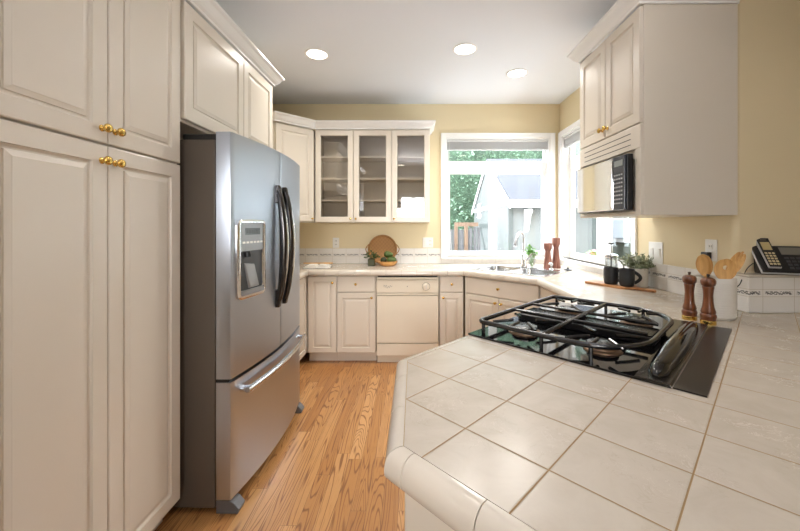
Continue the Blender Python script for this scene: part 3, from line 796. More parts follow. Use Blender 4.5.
face_patch(0.085, 0.21, dz1-0.075, dz1-0.042, 0.0092, 0.0105).build('display', mat('display_grey', (96, 104, 104), 0.15), ld)
m = MB()
for k in range(5):
    for (u0, u1, v0, v1) in (((0.0, 0.010, 0.0, 0.002), (0, 0.002, 0, 0.016), (0.008, 0.010, 0, 0.016), (0, 0.010, 0.014, 0.016))[:2+(k*7) % 3]):
        x = 0.100+k*0.019
        m.loops([[onface(x+u0, dz1-0.067+v0, 0.0106), onface(x+u1, dz1-0.067+v0, 0.0106), onface(x+u1, dz1-0.067+v1, 0.0106), onface(x+u0, dz1-0.067+v1, 0.0106)], [onface(x+u0, dz1-0.067+v0, 0.0112), onface(x+u1, dz1-0.067+v0, 0.0112), onface(x+u1, dz1-0.067+v1, 0.0112), onface(x+u0, dz1-0.067+v1, 0.0112)]])
m.build('display_digits', BLACKP, ld)
m = MB()
for k in range(6):
    x = 0.068+k*0.029
    m.loops([[onface(x, dz1-0.118, 0.0092), onface(x+0.02, dz1-0.118, 0.0092), onface(x+0.02, dz1-0.108, 0.0092), onface(x, dz1-0.108, 0.0092)], [onface(x, dz1-0.118, 0.0105), onface(x+0.02, dz1-0.118, 0.0105), onface(x+0.02, dz1-0.108, 0.0105), onface(x, dz1-0.108, 0.0105)]])
m.build('button_row', WHITEP, ld)

# ------------------------------------------------------------------ cooktop (local frame = peninsula coordinates a, b)
Z = 0.9145
c = thing('cooktop', 'black glass gas cooktop with cast iron grates set in the peninsula', 'cooktop', (0, 0, Z), PI/4)
A0, A1, B0, B1 = 1.130, 1.955, 0.108, 0.832
Bc = 0.180
MB().box(A0, A1, Bc+0.001, B1, 0, 0.007).build('glass_top', BLACKG, c, bevel=0.002)
MB().box(A0+0.004, A1-0.004, B0, Bc-0.002, 0, 0.004).build('filler_plate', mat('satin_black_metal', (40, 36, 34), 0.28, metal=0.3), c, bevel=0.0015)
MB().box(A0-0.002, A1-0.02, Bc+0.002, Bc+0.085, 0.0072, 0.011).build('console_plate', mat('dark_satin_console', (58, 54, 50), 0.22, metal=0.4), c, bevel=0.0015)
# long glossy control cover, like an upturned canoe
ls = []
n = 22
for i in range(n+1):
    t = i/n; a = 1.150+0.70*t
    wdt = 0.034*(math.sin(PI*(0.12+0.80*t))**0.45)*(1.0-0.10*t); hgt = 0.046*(math.sin(PI*(0.10+0.82*t))**0.5)
    if i in (0, n): wdt *= 0.35; hgt *= 0.4
    ls.append([(a, Bc+0.040+wdt*math.cos(q), 0.0112+max(0, hgt*math.sin(q)**0.8)) for q in [PI*k/10 for k in range(11)]])
MB().loops(ls).build('control_cover', BLACKG, c, smooth=True, auto=50)
# grates
GZ = 0.050
ga0, ga1, gb0, gb1 = 1.172, 1.862, 0.268, 0.812
def rr2(x0, x1, y0, y1, ra, rb, k=8):   # ra: radius on low-b side corners, rb on high-b side
    out = []
    for cx, cy, a0, r in ((x1-rb, y1-rb, 0, rb), (x0+rb, y1-rb, PI/2, rb), (x0+ra, y0+ra, PI, ra), (x1-ra, y0+ra, 1.5*PI, ra)):
        for i in range(k+1):
            q = a0+PI/2*i/k; out.append((cx+r*math.cos(q), cy+r*math.sin(q)))
    return out
rim = rr2(ga0, ga1, gb0, gb1, 0.20, 0.03)
gr = MB().tube([(x, y, GZ) for x, y in rim], 0.0095, 10, closed=True).build('grate_rim', IRON, c, smooth=True)
def bar(name, pts, r=0.0065, parent=c): return MB().tube(pts, r, 8).build(name, IRON, parent, smooth=True)
VA0, VA1 = 1.46, 1.60
bar('grate_bar', [(VA0-0.012, gb0+0.03, GZ), (VA0-0.012, gb1-0.004, GZ)])
bar('grate_bar', [(VA1+0.012, gb0+0.03, GZ), (VA1+0.012, gb1-0.004, GZ)])
bmid = 0.555
bar('grate_bar', [(ga0+0.004, bmid, GZ), (ga1-0.004, bmid, GZ)], 0.0085)
burn = [(1.305, 0.685), (1.305, 0.400), (1.735, 0.685), (1.735, 0.400)]
for (a, b) in burn:
    r0 = 0.045
    for k in range(4):
        q = PI/4+PI/2*k
        ea, eb = a+0.125*math.cos(q), b+0.125*math.sin(q)
        ea = min(max(ea, ga0+0.012), ga1-0.012)
        bar('grate_finger', [(ea, eb, GZ-0.004), (a+0.09*math.cos(q), b+0.09*math.sin(q), GZ), (a+r0*math.cos(q), b+r0*math.sin(q), GZ+0.003)], 0.006)
    side = -1 if a < 1.5 else 1
    bar('grate_finger', [(ga0+0.004 if side < 0 else ga1-0.004, b, GZ), (a+side*0.045, b, GZ+0.003)], 0.006)
    bs = MB().lathe([(0.062, 0.0074), (0.060, 0.012), (0.050, 0.014), (0.045, 0.020), (0.0, 0.020)], (a, b, 0), 28).build('burner', mat('burner_brass', (128, 104, 82), 0.35, metal=0.8), c, smooth=True, auto=30)
    MB().lathe([(0.046, 0.0205), (0.050, 0.024), (0.048, 0.031), (0.040, 0.034), (0.0, 0.0345)], (a, b, 0), 28).build('burner_cap', mat('burner_cap_black', (34, 33, 34), 0.25), bs, smooth=True, auto=40)
for a, b in ((ga0+0.006, gb1-0.02), (ga1-0.006, gb1-0.02), (ga0+0.003, bmid), (ga1-0.003, bmid), (ga0+0.015, gb0+0.13), (ga1-0.015, gb0+0.13), (1.53, gb0), (1.53, gb1)):
    bar('grate_foot', [(a, b, 0.0072), (a, b, GZ-0.001)], 0.007)
# downdraft vent between the burner pairs
vt = MB().box(VA0, VA1, 0.28, 0.80, 0.0073, 0.034).build('downdraft_vent', BLACKP, c, bevel=0.004)
m = MB()
for i in range(9): m.box(VA0+0.008+i*0.0145, VA0+0.014+i*0.0145, 0.29, 0.79, 0.0342, 0.040)
m.build('vent_louvre', IRON, vt)

# ------------------------------------------------------------------ sink, faucet and what stands round it
def yaw(o): o.rotation_euler = (0, 0, PI/4); return o
c = thing('kitchen_sink', 'double bowl stainless steel sink set across the corner', 'sink', (0, 0, 0.9142), PI/4)
bo = [rrect(2.915, 3.275, 1.725, 2.060, 0.05, 6), rrect(2.915, 3.275, 1.350, 1.690, 0.05, 6)]
MB().fill(rrect(2.865, 3.385, 1.315, 2.095, 0.03, 6), bo, 0, 0.006).build('rim', SINKST, c, bevel=0.002)
for q in bo:
    cx = sum(p[0] for p in q)/len(q); cy = sum(p[1] for p in q)/len(q)
    def sc(k, z): return [(cx+(x-cx)*k, cy+(y-cy)*k, z) for x, y in q]
    bs = MB().loops([sc(1.0, 0.0055), sc(0.985, -0.01), sc(0.95, -0.15), sc(0.88, -0.172), sc(0.2, -0.178)], cap0=False).build('bowl', SINKST, c, smooth=True, auto=60)
    MB().lathe([(0.045, -0.1755), (0.040, -0.172), (0.030, -0.176), (0, -0.1765)], (cx, cy, 0), 20).build('drain', CHROME, bs, smooth=True)
fx, fy = W(3.330, 1.755)
c = thing('faucet', 'chrome gooseneck faucet with pull-down spray head on the sink', 'faucet', (fx, fy, 0.9206), PI/4+PI)
MB().box(-0.035, 0.03, -0.125, 0.125, 0, 0.006).build('deck_plate', CHROME, c, bevel=0.002)
MB().lathe([(0.030, 0.0065), (0.030, 0.02), (0.023, 0.035), (0.021, 0.12), (0.017, 0.16), (0.0, 0.16)], (0, 0, 0), 20).build('base', CHROME, c, smooth=True)
pts = [(0, 0, 0.15), (0, 0, 0.24)]+[(0.075-0.075*math.cos(q), 0, 0.255+0.10*math.sin(q)) for q in [PI*0.86*i/12 for i in range(13)]]
MB().tube(pts, 0.0125, 12).build('spout', CHROME, c, smooth=True)
e = Vector(pts[-1]); dd = (e-Vector(pts[-2])).normalized()
MB().tube([e-dd*0.004, e+dd*0.02, e+dd*0.07, e+dd*0.085], [0.0135, 0.017, 0.021, 0.018], 14).build('spray_head', mat('satin_nickel', (150, 150, 152), 0.3, metal=1), c, smooth=True)
MB().tube([(0, 0.02, 0.07), (0.0, 0.05, 0.10), (0.0, 0.085, 0.145)], [0.010, 0.009, 0.007], 10).build('lever', CHROME, c, smooth=True)
px, py = W(3.335, 1.475)
c = thing('soap_dispenser', 'small white and chrome soap pump on the sink rim', 'soap dispenser', (px, py, 0.9206), PI/4+PI)
MB().lathe([(0.020, 0), (0.020, 0.006), (0.012, 0.012), (0.010, 0.045), (0.0, 0.045)], seg=16).build('base', CHROME, c, smooth=True)
MB().tube([(-0.008, 0, 0.046), (0.0, 0, 0.058), (0.03, 0, 0.066), (0.055, 0, 0.058)], [0.012, 0.014, 0.009, 0.006], 10).build('pump_head', WHITEP, c, smooth=True)
px, py = W(3.470, 1.372)
tag(MB().lathe([(0.036, 0), (0.040, 0.006), (0.034, 0.010), (0.012, 0.012), (0.008, 0.022), (0.011, 0.026), (0, 0.027)], seg=24).build('sink_stopper', mat('dark_steel_rubber', (70, 72, 74), 0.35, metal=0.4), smooth=True, loc=(px, py, 0.9143)),
    'dark round sink stopper lying on the counter beside the sink', 'stopper')
def holder(a, b, h, label):
    x, y = W(a, b); k = h/0.26
    prof = [(0.042, 0), (0.043, 0.008*k), (0.030, 0.13*k), (0.024, 0.178*k), (0.029, 0.190*k), (0.038, 0.205*k), (0.040, 0.215*k), (0.040, 0.255*k), (0.036, 0.26*k), (0.024, 0.26*k), (0.022, 0.245*k), (0, 0.244*k)]
    return tag(MB().lathe(prof, seg=20).build('candle_holder', REDWD, smooth=True, auto=35, loc=(x, y, 0.9143)), label, 'candle holder', 'wooden candle holders by the sink')
holder(3.450, 1.560, 0.255, 'shorter reddish wooden candle holder behind the sink')
holder(3.560, 1.525, 0.305, 'taller reddish wooden candle holder behind the sink')
px, py = W(3.470, 1.740)
c = thing('potted_herb', 'bright green leafy sprigs in a clear glass behind the faucet', 'plant', (px, py, 0.9143))
MB().lathe([(0.028, 0), (0.034, 0.005), (0.038, 0.13), (0.036, 0.13), (0.031, 0.008), (0, 0.008)], seg=20).build('glass', CLEAR, c, smooth=True)
m = MB(); st = MB()
for i in range(11):
    a = random.uniform(0, 2*PI); r = random.uniform(0.01, 0.022); tip = (0.075*math.cos(a)*random.uniform(.3, 1), 0.075*math.sin(a)*random.uniform(.3, 1), random.uniform(0.13, 0.235))
    st.tube([(r*math.cos(a)*.5, r*math.sin(a)*.5, 0.012), (tip[0]*.4, tip[1]*.4, tip[2]*.6), tip], 0.0018, 5)
    for j in range(9):
        q = random.uniform(0.45, 1); p = Vector((tip[0]*q, tip[1]*q, tip[2]*(0.3+0.7*q)))
        m.leaf(p, (random.uniform(-1, 1), random.uniform(-1, 1), random.uniform(-.2, .8)), 0.026, 0.042)
st.build('stems', LEAFG, c); m.build('foliage', LEAFG, c)

# ------------------------------------------------------------------ back counter items
ZC0 = 0.9142
c = thing('wicker_tray', 'round woven wicker tray leaning on the back wall', 'tray', (-0.352, 3.985, ZC0+0.003), 0)
R = 0.163; tilt = 0.17
def tl(x, y, z): # tilt about x at base
    return (x, y*math.cos(tilt)+z*math.sin(tilt)-0.0, z*math.cos(tilt)-y*math.sin(tilt)+0.002)
m = MB(); m.loops([[tl(r*math.cos(2*PI*k/40), y, R+r*math.sin(2*PI*k/40)) for k in range(40)] for r, y in ((0.02, 0.0), (R-0.02, 0.0), (R-0.012, -0.014), (R, -0.014), (R, 0.008), (0.02, 0.008))])
tilt_off = (0, -0.045, 0)
m.build('tray_disc', WICKER, c, smooth=True, auto=40, loc=tilt_off)
for s_ in (-1, 1):
    pts = [tl(s_*(R*0.93+0.035*math.sin(PI*i/10)), -0.006, R+0.055-0.11*i/10) for i in range(11)]
    MB().tube(pts, 0.005, 8).build('handle', WICKER, c, smooth=True, loc=tilt_off)
c = thing('wooden_bowl', 'shallow honey wood bowl of avocados in front of the wicker tray', 'bowl', (-0.278, 3.80, ZC0))
MB().lathe([(0.055, 0), (0.075, 0.006), (0.098, 0.034), (0.102, 0.052), (0.097, 0.052), (0.090, 0.036), (0.068, 0.014), (0, 0.012)], seg=32).build('bowl_body', BOWLW, c, smooth=True)
AVO = mat('avocado_skin', (84, 104, 46), 0.5, var=0.35, vscale=50, bump=0.3, bscale=120)
AVO2 = mat('dark_avocado_skin', (58, 66, 38), 0.5, var=0.35, vscale=50, bump=0.3, bscale=120)
for x, y, z, rz, mm, lb in ((-0.044, -0.006, 0.060, 1.45, AVO2, 'dark green avocado nearest the small glass pot in the bowl'), (0.038, -0.036, 0.064, 0.0, AVO, 'green avocado lying at the front of the wooden bowl'), (0.038, 0.036, 0.067, 0.0, AVO, 'green avocado at the back of the wooden bowl'), (0.004, 0.004, 0.122, 0.1, AVO, 'green avocado resting on top of the others')):
    prof = [(0.0, -0.048), (0.022, -0.044), (0.033, -0.026), (0.035, -0.008), (0.030, 0.014), (0.022, 0.034), (0.014, 0.046), (0, 0.051)]
    o = MB().lathe(prof, seg=16, axis='x').build('avocado', mm, smooth=True, auto=80, loc=(-0.278+x, 3.80+y, ZC0+z), rot=(0, 0.1, rz))
    tag(o, lb, 'avocado', 'avocados in the wooden bowl')
c = thing('potted_herb', 'small dark leafy herb in a green glass pot beside the wicker tray', 'plant', (-0.455, 3.80, ZC0))
MB().box(-0.036, 0.036, -0.036, 0.036, 0, 0.075).build('pot', mat('dark_green_glaze', (74, 76, 50), 0.25), c, bevel=0.006)
MB().box(-0.031, 0.031, -0.031, 0.031, 0.0752, 0.078).build('soil', SOIL, c)
m = MB()
for i in range(90):
    a = random.uniform(0, 2*PI); r = random.uniform(0, 0.075)**1.0; z = 0.08+random.uniform(0, 0.085)*(1-r/0.11)
    m.leaf((r*math.cos(a), r*math.sin(a), z), (math.cos(a), math.sin(a), random.uniform(-.1, .7)), 0.022, 0.038)
for i in range(8):
    a = 2*PI*i/8; m.tube([(0.01*math.cos(a), 0.01*math.sin(a), 0.077), (0.05*math.cos(a), 0.05*math.sin(a), 0.12)], 0.0015, 5)
m.build('foliage', LEAFD, c)
# open book and wooden spoon
c = thing('open_book', 'open cookbook lying on the counter by the refrigerator', 'book', (-0.985, 3.64, ZC0), 0.12)
PAGE = mat('book_page', (238, 234, 226), 0.7, var=0.12, vscale=60)
MB().box(-0.135, 0.135, -0.095, 0.095, 0, 0.003).build('cover', mat('book_cover', (90, 84, 78), 0.6), c)
for s_ in (-1, 1):
    up = [(s_*0.002, 0.012), (s_*0.02, 0.034), (s_*0.06, 0.036), (s_*0.10, 0.026), (s_*0.130, 0.010)]
    ls = [[(x, y, z) for x, z in up]+[(s_*0.130, y, 0.0032), (s_*0.002, y, 0.0032)] for y in (-0.09, 0.09)]
    MB().loops(ls).build('pages', PAGE, c)
o = MB()
ls = []
pth = [(-0.16+0.30*i/14) for i in range(15)]
for i, x in enumerate(pth):
    wv = 0.007+0.022*max(0, math.sin(PI*min(1, max(0, (i-9)/5.5)))) if i > 8 else 0.007
    ls.append([(x, -wv, 0), (x, wv, 0), (x, wv*.8, 0.009), (x, -wv*.8, 0.009)])
tag(o.loops(ls).build('wooden_spoon', BEECH, smooth=True, auto=40, loc=(-0.985, 3.69, ZC0+0.0365), rot=(0, 0.0, 0.05)), 'wooden spoon laid across the open cookbook', 'spoon')

# wall plates
def plate(loc, rot, w, h, label, kind, name):
    c = thing(name, label, 'switch' if name == 'light_switch' else 'outlet', loc, rot)
    MB().box(-w/2, w/2, -0.005, 0, -h/2, h/2).build('plate', WHITEP, c, bevel=0.002)
    xs = [0] if kind == 'duplex' else [-w/4, w/4]
    for i, x in enumerate(xs):
        k = kind if kind != 'mix' else ('rocker' if i == 0 else 'duplex')
        if k == 'duplex':
            for z in (-0.02, 0.02):
                s = MB().box(x-0.016, x+0.016, -0.0075, -0.0052, z-0.014, z+0.014).build('socket', CERAM, c, bevel=0.003)
                MB().box(x-0.008, x-0.005, -0.0080, -0.0074, z-0.004, z+0.007).box(x+0.005, x+0.008, -0.0080, -0.0074, z-0.004, z+0.007).build('slots', DARK, s)
        else:
            s = MB().box(x-0.017, x+0.017, -0.0068, -0.0052, -0.034, 0.034).build('rocker_frame', CERAM, c, bevel=0.001)
            MB().loops([[(x-0.013, -0.0068, -0.03), (x+0.013, -0.0068, -0.03), (x+0.013, -0.0068, 0.03), (x-0.013, -0.0068, 0.03)], [(x-0.013, -0.0085, -0.03), (x+0.013, -0.0085, -0.03), (x+0.013, -0.0125, 0.03), (x-0.013, -0.0125, 0.03)]]).build('rocker', WHITEP, s)
    return c
plate((-0.892, YB-0.001, 1.148), 0, 0.072, 0.116, 'white duplex outlet on the back wall by the open cookbook', 'duplex', 'wall_outlet')
plate((0.158, YB-0.001, 1.150), 0, 0.118, 0.116, 'white two gang wall plate under the glass cabinet next to the window', 'mix', 'wall_outlet')
plate((XR-0.001, 2.440, 1.155), -PI/2, 0.140, 0.150, 'white double rocker switch plate beside the potted grey green plant', 'rocker', 'light_switch')
plate((XR-0.001, 1.985, 1.205), -PI/2, 0.078, 0.120, 'white outlet behind the wooden spoons with a black adapter plugged in', 'duplex', 'wall_outlet')
ad = tag(MB().box(-0.022, 0.022, -0.036, -0.009, -0.022, 0.022).build('power_adapter', BLACKP, bevel=0.004, loc=(XR-0.001, 1.995, 1.172), rot=(0, 0, -PI/2)), 'black power adapter plugged into the outlet behind the wooden spoons', 'adapter')

# ------------------------------------------------------------------ breakfast things under the side window
# serving board
p0, p1 = Vector((1.262, 2.652)), Vector((1.492, 2.195))
ax = (p1-p0).normalized(); ang = math.atan2(ax.y, ax.x); nrm = Vector((-ax.y, ax.x))
if nrm.x < 0: nrm = -nrm
BW = 0.155
bc = p0+nrm*(BW/2)
def bpt(x, y): return (x, y)
L = 0.335
ol = [(0, -BW/2+.02), (0.02, -BW/2), (L-0.03, -BW/2), (L, -BW/2+.04), (L+0.03, -0.022), (L+0.13, -0.018), (L+0.14, 0), (L+0.13, 0.018), (L+0.03, 0.022), (L, BW/2-.04), (L-0.03, BW/2), (0.02, BW/2), (0, BW/2-.02)]
c = tag(MB().prism(ol, 0, 0.016).build('serving_board', ACACIA, bevel=0.004, loc=(bc.x, bc.y, ZC0), rot=(0, 0, ang)), 'wooden serving board with a handle under the two black mugs', 'board')
ZBD = ZC0+0.0162
def mug(name, x, y, rz, label):
    c = thing(name, label, 'mug', (x, y, ZBD), rz, 'black mugs on the serving board')
    MB().lathe([(0.036, 0), (0.042, 0.004), (0.047, 0.03), (0.0475, 0.075), (0.046, 0.118), (0.042, 0.118), (0.043, 0.07), (0.040, 0.012), (0, 0.010)], seg=28).build('mug_body', MATTEB, c, smooth=True, auto=50)
    pts = [(0.044+0.036*math.sin(PI*i/12), 0, 0.098-0.076*i/12) for i in range(13)]
    MB().tube(pts, 0.0075, 8, flat=1.4).build('handle', MATTEB, c, smooth=True)
    st = MB()
    for k in range(5):
        a = -2.2+k*0.17; st.box(0, 0.0012, -0.0012, 0.0012, -0.003, 0.003)
    return c
mug('mug', 1.395, 2.515, -0.35, 'black mug on the board in front of the french press')
mug('mug', 1.450, 2.418, -0.35, 'black mug on the board in front of the white plant pot')
c = thing('french_press', 'glass and steel french press with raised plunger behind the mugs', 'coffee press', (1.500, 2.700, ZC0), -0.4)
MB().lathe([(0.044, 0.012), (0.045, 0.015), (0.045, 0.185), (0.043, 0.185), (0.043, 0.016), (0, 0.016)], seg=28).build('carafe', CLEAR, c, smooth=True, auto=50)
MB().lathe([(0.0425, 0.0165), (0.0425, 0.105), (0, 0.105)], seg=24).build('coffee', mat('black_coffee', (40, 38, 40), 0.15), c, smooth=True, auto=50)
m = MB()
for k in range(4):
    q = PI/4+PI/2*k; m.tube([(0.050*math.cos(q), 0.050*math.sin(q), 0.0), (0.048*math.cos(q), 0.048*math.sin(q), 0.10), (0.047*math.cos(q), 0.047*math.sin(q), 0.180)], 0.003, 6)
for z in (0.012, 0.110, 0.176): m.tube([(0.047*math.cos(2*PI*k/24), 0.047*math.sin(2*PI*k/24), z) for k in range(24)], 0.003, 6, closed=True)
m.build('frame', CHROME, c, smooth=True)
MB().lathe([(0.049, 0.186), (0.051, 0.192), (0.050, 0.204), (0.036, 0.214), (0.010, 0.218), (0, 0.218)], seg=28).build('lid', CHROME, c, smooth=True)
MB().tube([(0, 0, 0.108), (0, 0, 0.292)], 0.004, 8).build('plunger_rod', mat('dark_rod', (58, 58, 60), 0.4), c)
MB().lathe([(0.0, 0.286), (0.016, 0.287), (0.021, 0.291), (0.021, 0.297), (0.012, 0.301), (0, 0.302)], seg=18).build('plunger_knob', mat('dark_knob', (60, 60, 62), 0.3), c, smooth=True)
pts = [(0.046+0.040*math.sin(PI*i/12)**0.7, 0, 0.172-0.135*i/12) for i in range(13)]
MB().tube(pts, 0.005, 8, flat=1.3).build('handle', CHROME, c, smooth=True)
c = thing('potted_plant', 'bushy grey green herb in a white ceramic pot by the switch plate', 'plant', (1.582, 2.500, ZC0))
MB().lathe([(0.052, 0), (0.056, 0.004), (0.060, 0.13), (0.056, 0.13), (0.054, 0.115), (0, 0.115)], seg=28).build('pot', CERAM, c, smooth=True, auto=40)
MB().lathe([(0.0535, 0.1152), (0.03, 0.120), (0, 0.121)], seg=20).build('soil', SOIL, c)
m = MB()
for i in range(75):
    a = random.uniform(0, 2*PI); e = random.uniform(0.25, 1.45); Ls = random.uniform(0.09, 0.155)
    d = Vector((math.cos(a)*math.cos(e), math.sin(a)*math.cos(e), math.sin(e)*0.75)); p = Vector((0.03*math.cos(a)*random.random(), 0.03*math.sin(a)*random.random(), 0.121))
    tip = p+d*Ls
    if tip.x > 0.066: tip.x = 0.066
    m.tube([p, (p+tip)/2+Vector((0, 0, 0.01)), tip], 0.0012, 4)
    for j in range(14):
        q = random.uniform(0.25, 1.0); b0 = p+(tip-p)*q
        ld_ = Vector((random.uniform(-1, 1), random.uniform(-1, 1), random.uniform(-.3, 1)))
        if b0.x > 0.045: ld_.x = -abs(ld_.x)
        m.leaf(b0, ld_, 0.011, 0.023)
m.build('foliage', LEAFS, c)

# ------------------------------------------------------------------ crock with utensils, pepper mills
CX_, CY_ = 1.405, 1.665
c = thing('utensil_crock', 'white ribbed ceramic crock holding wooden spoons', 'crock', (CX_, CY_, ZC0))
prof = [(0.074, 0), (0.078, 0.004)]
for i in range(15): prof += [(0.0805, 0.012+i*0.0108), (0.0825, 0.0155+i*0.0108), (0.0805, 0.019+i*0.0108)]
prof += [(0.082, 0.182), (0.080, 0.188), (0.075, 0.188), (0.073, 0.18), (0.072, 0.012), (0, 0.010)]
ls = []
for r, z in prof:
    ls.append([((r+(0.0012*(k % 2) if 0.008 < z < 0.175 and r > 0.0785 else 0))*math.cos(2*PI*k/64), (r+(0.0012*(k % 2) if 0.008 < z < 0.175 and r > 0.0785 else 0))*math.sin(2*PI*k/64), z) for k in range(64)])
MB().loops(ls).build('crock_body', CERAM, c, smooth=True, auto=60)
def utensil(name, base, tip, kind, label, w=0.030):
    base = Vector(base); tip = Vector(tip); d = (tip-base); Ln = d.length; d.normalize()
    side = d.cross(Vector((-0.55, -0.85, 0))).normalized(); nn = side.cross(d).normalized()
    ls = []; n = 26
    for i in range(n+1):
        t = i/n
        hw = 0.0065 if t < 0.62 else 0.0065+w*math.sin(PI*min(0.985, (t-0.62)/0.385))**0.6
        if i == n: hw *= 0.35
        p = base+d*(Ln*t); th = 0.005 if t < 0.62 else 0.0035
        cup = 0.0 if t < 0.66 else -0.007*math.sin(PI*(t-0.66)/0.34)
        ls.append([tuple(p-side*hw+nn*th), tuple(p+nn*(th+cup)), tuple(p+side*hw+nn*th), tuple(p+side*hw-nn*th), tuple(p-nn*(th-cup)), tuple(p-side*hw-nn*th)])
    m = MB().loops(ls)
    if kind == 'fork':
        bmesh.ops.recalc_face_normals(m.bm, faces=m.bm.faces[:])
    o = m.build(name, BEECH, smooth=True, auto=40)
    if kind == 'fork':
        for k in (-0.33, 0.33):
            s0 = base+d*(Ln*0.84)+side*(w*k); s1 = base+d*(Ln*1.03)+side*(w*k)
            cut = MB().tube([s0, s1], 0.0045, 8).build('cutter', BEECH)
            cut.scale = (1, 1, 1)
            md = o.modifiers.new('tines', 'BOOLEAN'); md.object = cut; md.solver = 'EXACT'
            bpy.context.view_layer.update(); dg = bpy.context.evaluated_depsgraph_get(); me = bpy.data.meshes.new_from_object(o.evaluated_get(dg))
            o.modifiers.clear(); o.data = me; bpy.data.objects.remove(cut)
    if kind == 'hole':
        s0 = base+d*(Ln*0.845)
        cut = MB().tube([s0-nn*0.03, s0+nn*0.03], 0.0100, 16).build('cutter', BEECH)
        md = o.modifiers.new('hole', 'BOOLEAN'); md.object = cut; md.solver = 'EXACT'
        bpy.context.view_layer.update(); dg = bpy.context.evaluated_depsgraph_get(); me = bpy.data.meshes.new_from_object(o.evaluated_get(dg))
        o.modifiers.clear(); o.data = me; bpy.data.objects.remove(cut)
    return tag(o, label, 'utensil', 'wooden utensils in the crock')
zb = ZC0+0.016
utensil('wooden_spoon', (CX_+0.012, CY_+0.030, zb), (CX_-0.022, CY_+0.035, 1.205), 'spoon', 'solid wooden spoon with a plain bowl nearest the mills in the crock', 0.026)
utensil('slotted_spoon', (CX_-0.03, CY_-0.035, zb), (CX_+0.024, CY_-0.050, 1.190), 'hole', 'wooden spoon with a round hole in the crock', 0.034)
utensil('wooden_fork', (CX_-0.052, CY_-0.003, zb), (CX_+0.130, CY_-0.010, 1.220), 'fork', 'wooden serving fork leaning toward the telephone in the crock', 0.019)

def mill(a, b, h, label):
    x, y = W(a, b)
    c = thing('pepper_mill', label, 'pepper mill', (x, y, ZC0), 0.3, 'pepper mills behind the cooktop')
    MB().lathe([(0.0285, 0), (0.0285, 0.016), (0.027, 0.018), (0, 0.018)], seg=24).build('base_ring', BRASS, c, smooth=True, auto=35)
    MB().lathe([(0.0275, 0.0182), (0.028, 0.028), (0.030, 0.034), (0.028, 0.042), (0.0245, 0.046), (0.0275, 0.052), (0.0255, 0.060), (0.021, 0.075), (0.0185, 0.10), (0.0175, 0.125), (0.0195, 0.150), (0.0215, 0.160), (0.0205, 0.163), (0, 0.163)], seg=24).build('mill_body', WALNUT, c, smooth=True, auto=50)
    MB().lathe([(0.0195, 0.1635), (0.024, 0.168), (0.0275, 0.178), (0.0275, 0.188), (0.023, 0.197), (0.014, 0.202), (0, 0.203)], seg=24).build('cap', WALNUT, c, smooth=True, auto=50)
    MB().lathe([(0.006, 0.2032), (0.004, 0.207), (0.0065, 0.211), (0.005, 0.216), (0, 0.217)], seg=12).build('finial', mat('dark_finial', (60, 44, 36), 0.3), c, smooth=True)
    return c
mill(2.035, 0.257, 0.217, 'walnut pepper mill standing directly behind the black control cover')
mill(1.997, 0.187, 0.217, 'walnut pepper mill with brass base in front of the crock')

# ------------------------------------------------------------------ telephone on the ledge
ZL = 1.1002
tx, ty = 1.835, 1.770
rz = -0.36
c = thing('telephone', 'black and silver corded phone base with keypad on the tiled ledge', 'telephone', (tx, ty, ZL), rz)
PW = 0.105
prof = [(-0.060, 0.004), (0.048, 0.0), (0.052, 0.010), (0.056, 0.128), (0.046, 0.132)]
MB().prism_x([(-0.030, 0.0), (0.040, 0.0), (0.052, 0.090), (0.040, 0.105)], -PW+0.012, PW-0.012).build('stand', BLACKP, c, bevel=0.004)
# sloping deck
def dk(u, v, h):   # u across, v up the slope 0..1, h off the surface
    y = -0.062+0.116*v; z = 0.010+0.122*v; return (u, y-h*0.72, z+h*0.69)
def slab(u0, u1, v0, v1, h0, h1): 
    return MB().loops([[dk(u0, v0, h0), dk(u1, v0, h0), dk(u1, v1, h0), dk(u0, v1, h0)], [dk(u0, v0, h1), dk(u1, v0, h1), dk(u1, v1, h1), dk(u0, v1, h1)]])
slab(-PW, PW, 0, 1, -0.010, 0.0).build('deck_edge', mat('silver_plastic', (206, 206, 208), 0.3, metal=0.3), c, bevel=0.003)
slab(-PW+0.003, PW-0.003, 0.01, 0.99, 0.0002, 0.012).build('deck', BLACKP, c, bevel=0.003)
slab(0.0, 0.085, 0.64, 0.92, 0.0122, 0.0135).build('screen', mat('phone_screen_dim', (120, 116, 106), 0.15), c)
m = MB()
for r in range(4):
    for k in range(4):
        m2 = (0.004+k*0.022, 0.10+r*0.125)
        m.loops([[dk(m2[0], m2[1], 0.0122), dk(m2[0]+0.016, m2[1], 0.0122), dk(m2[0]+0.016, m2[1]+0.075, 0.0122), dk(m2[0], m2[1]+0.075, 0.0122)], [dk(m2[0]+.001, m2[1]+.005, 0.0155), dk(m2[0]+0.015, m2[1]+.005, 0.0155), dk(m2[0]+0.015, m2[1]+0.07, 0.0155), dk(m2[0]+.001, m2[1]+0.07, 0.0155)]])
m.build('keypad', mat('charcoal_keys', (64, 64, 68), 0.3), c)
c_tel = c
c2 = thing('telephone_handset', 'black cordless handset with cream keys standing in the phone base', 'telephone', (tx, ty, ZL), rz)
hs = [(-0.082, 0.10), (-0.030, 0.10), (-0.028, 1.20), (-0.084, 1.20)]
def hk(u, v, h): return dk(u, v, h)
MB().loops([[hk(-0.080, 0.10, 0.0125), hk(-0.030, 0.10, 0.0125), hk(-0.027, 1.22, 0.0125), hk(-0.083, 1.22, 0.0125)], [hk(-0.080, 0.10, 0.024), hk(-0.030, 0.10, 0.024), hk(-0.027, 1.22, 0.028), hk(-0.083, 1.22, 0.028)]]).build('shell', mat('silver_plastic2', (198, 198, 200), 0.3, metal=0.3), c2, bevel=0.004)
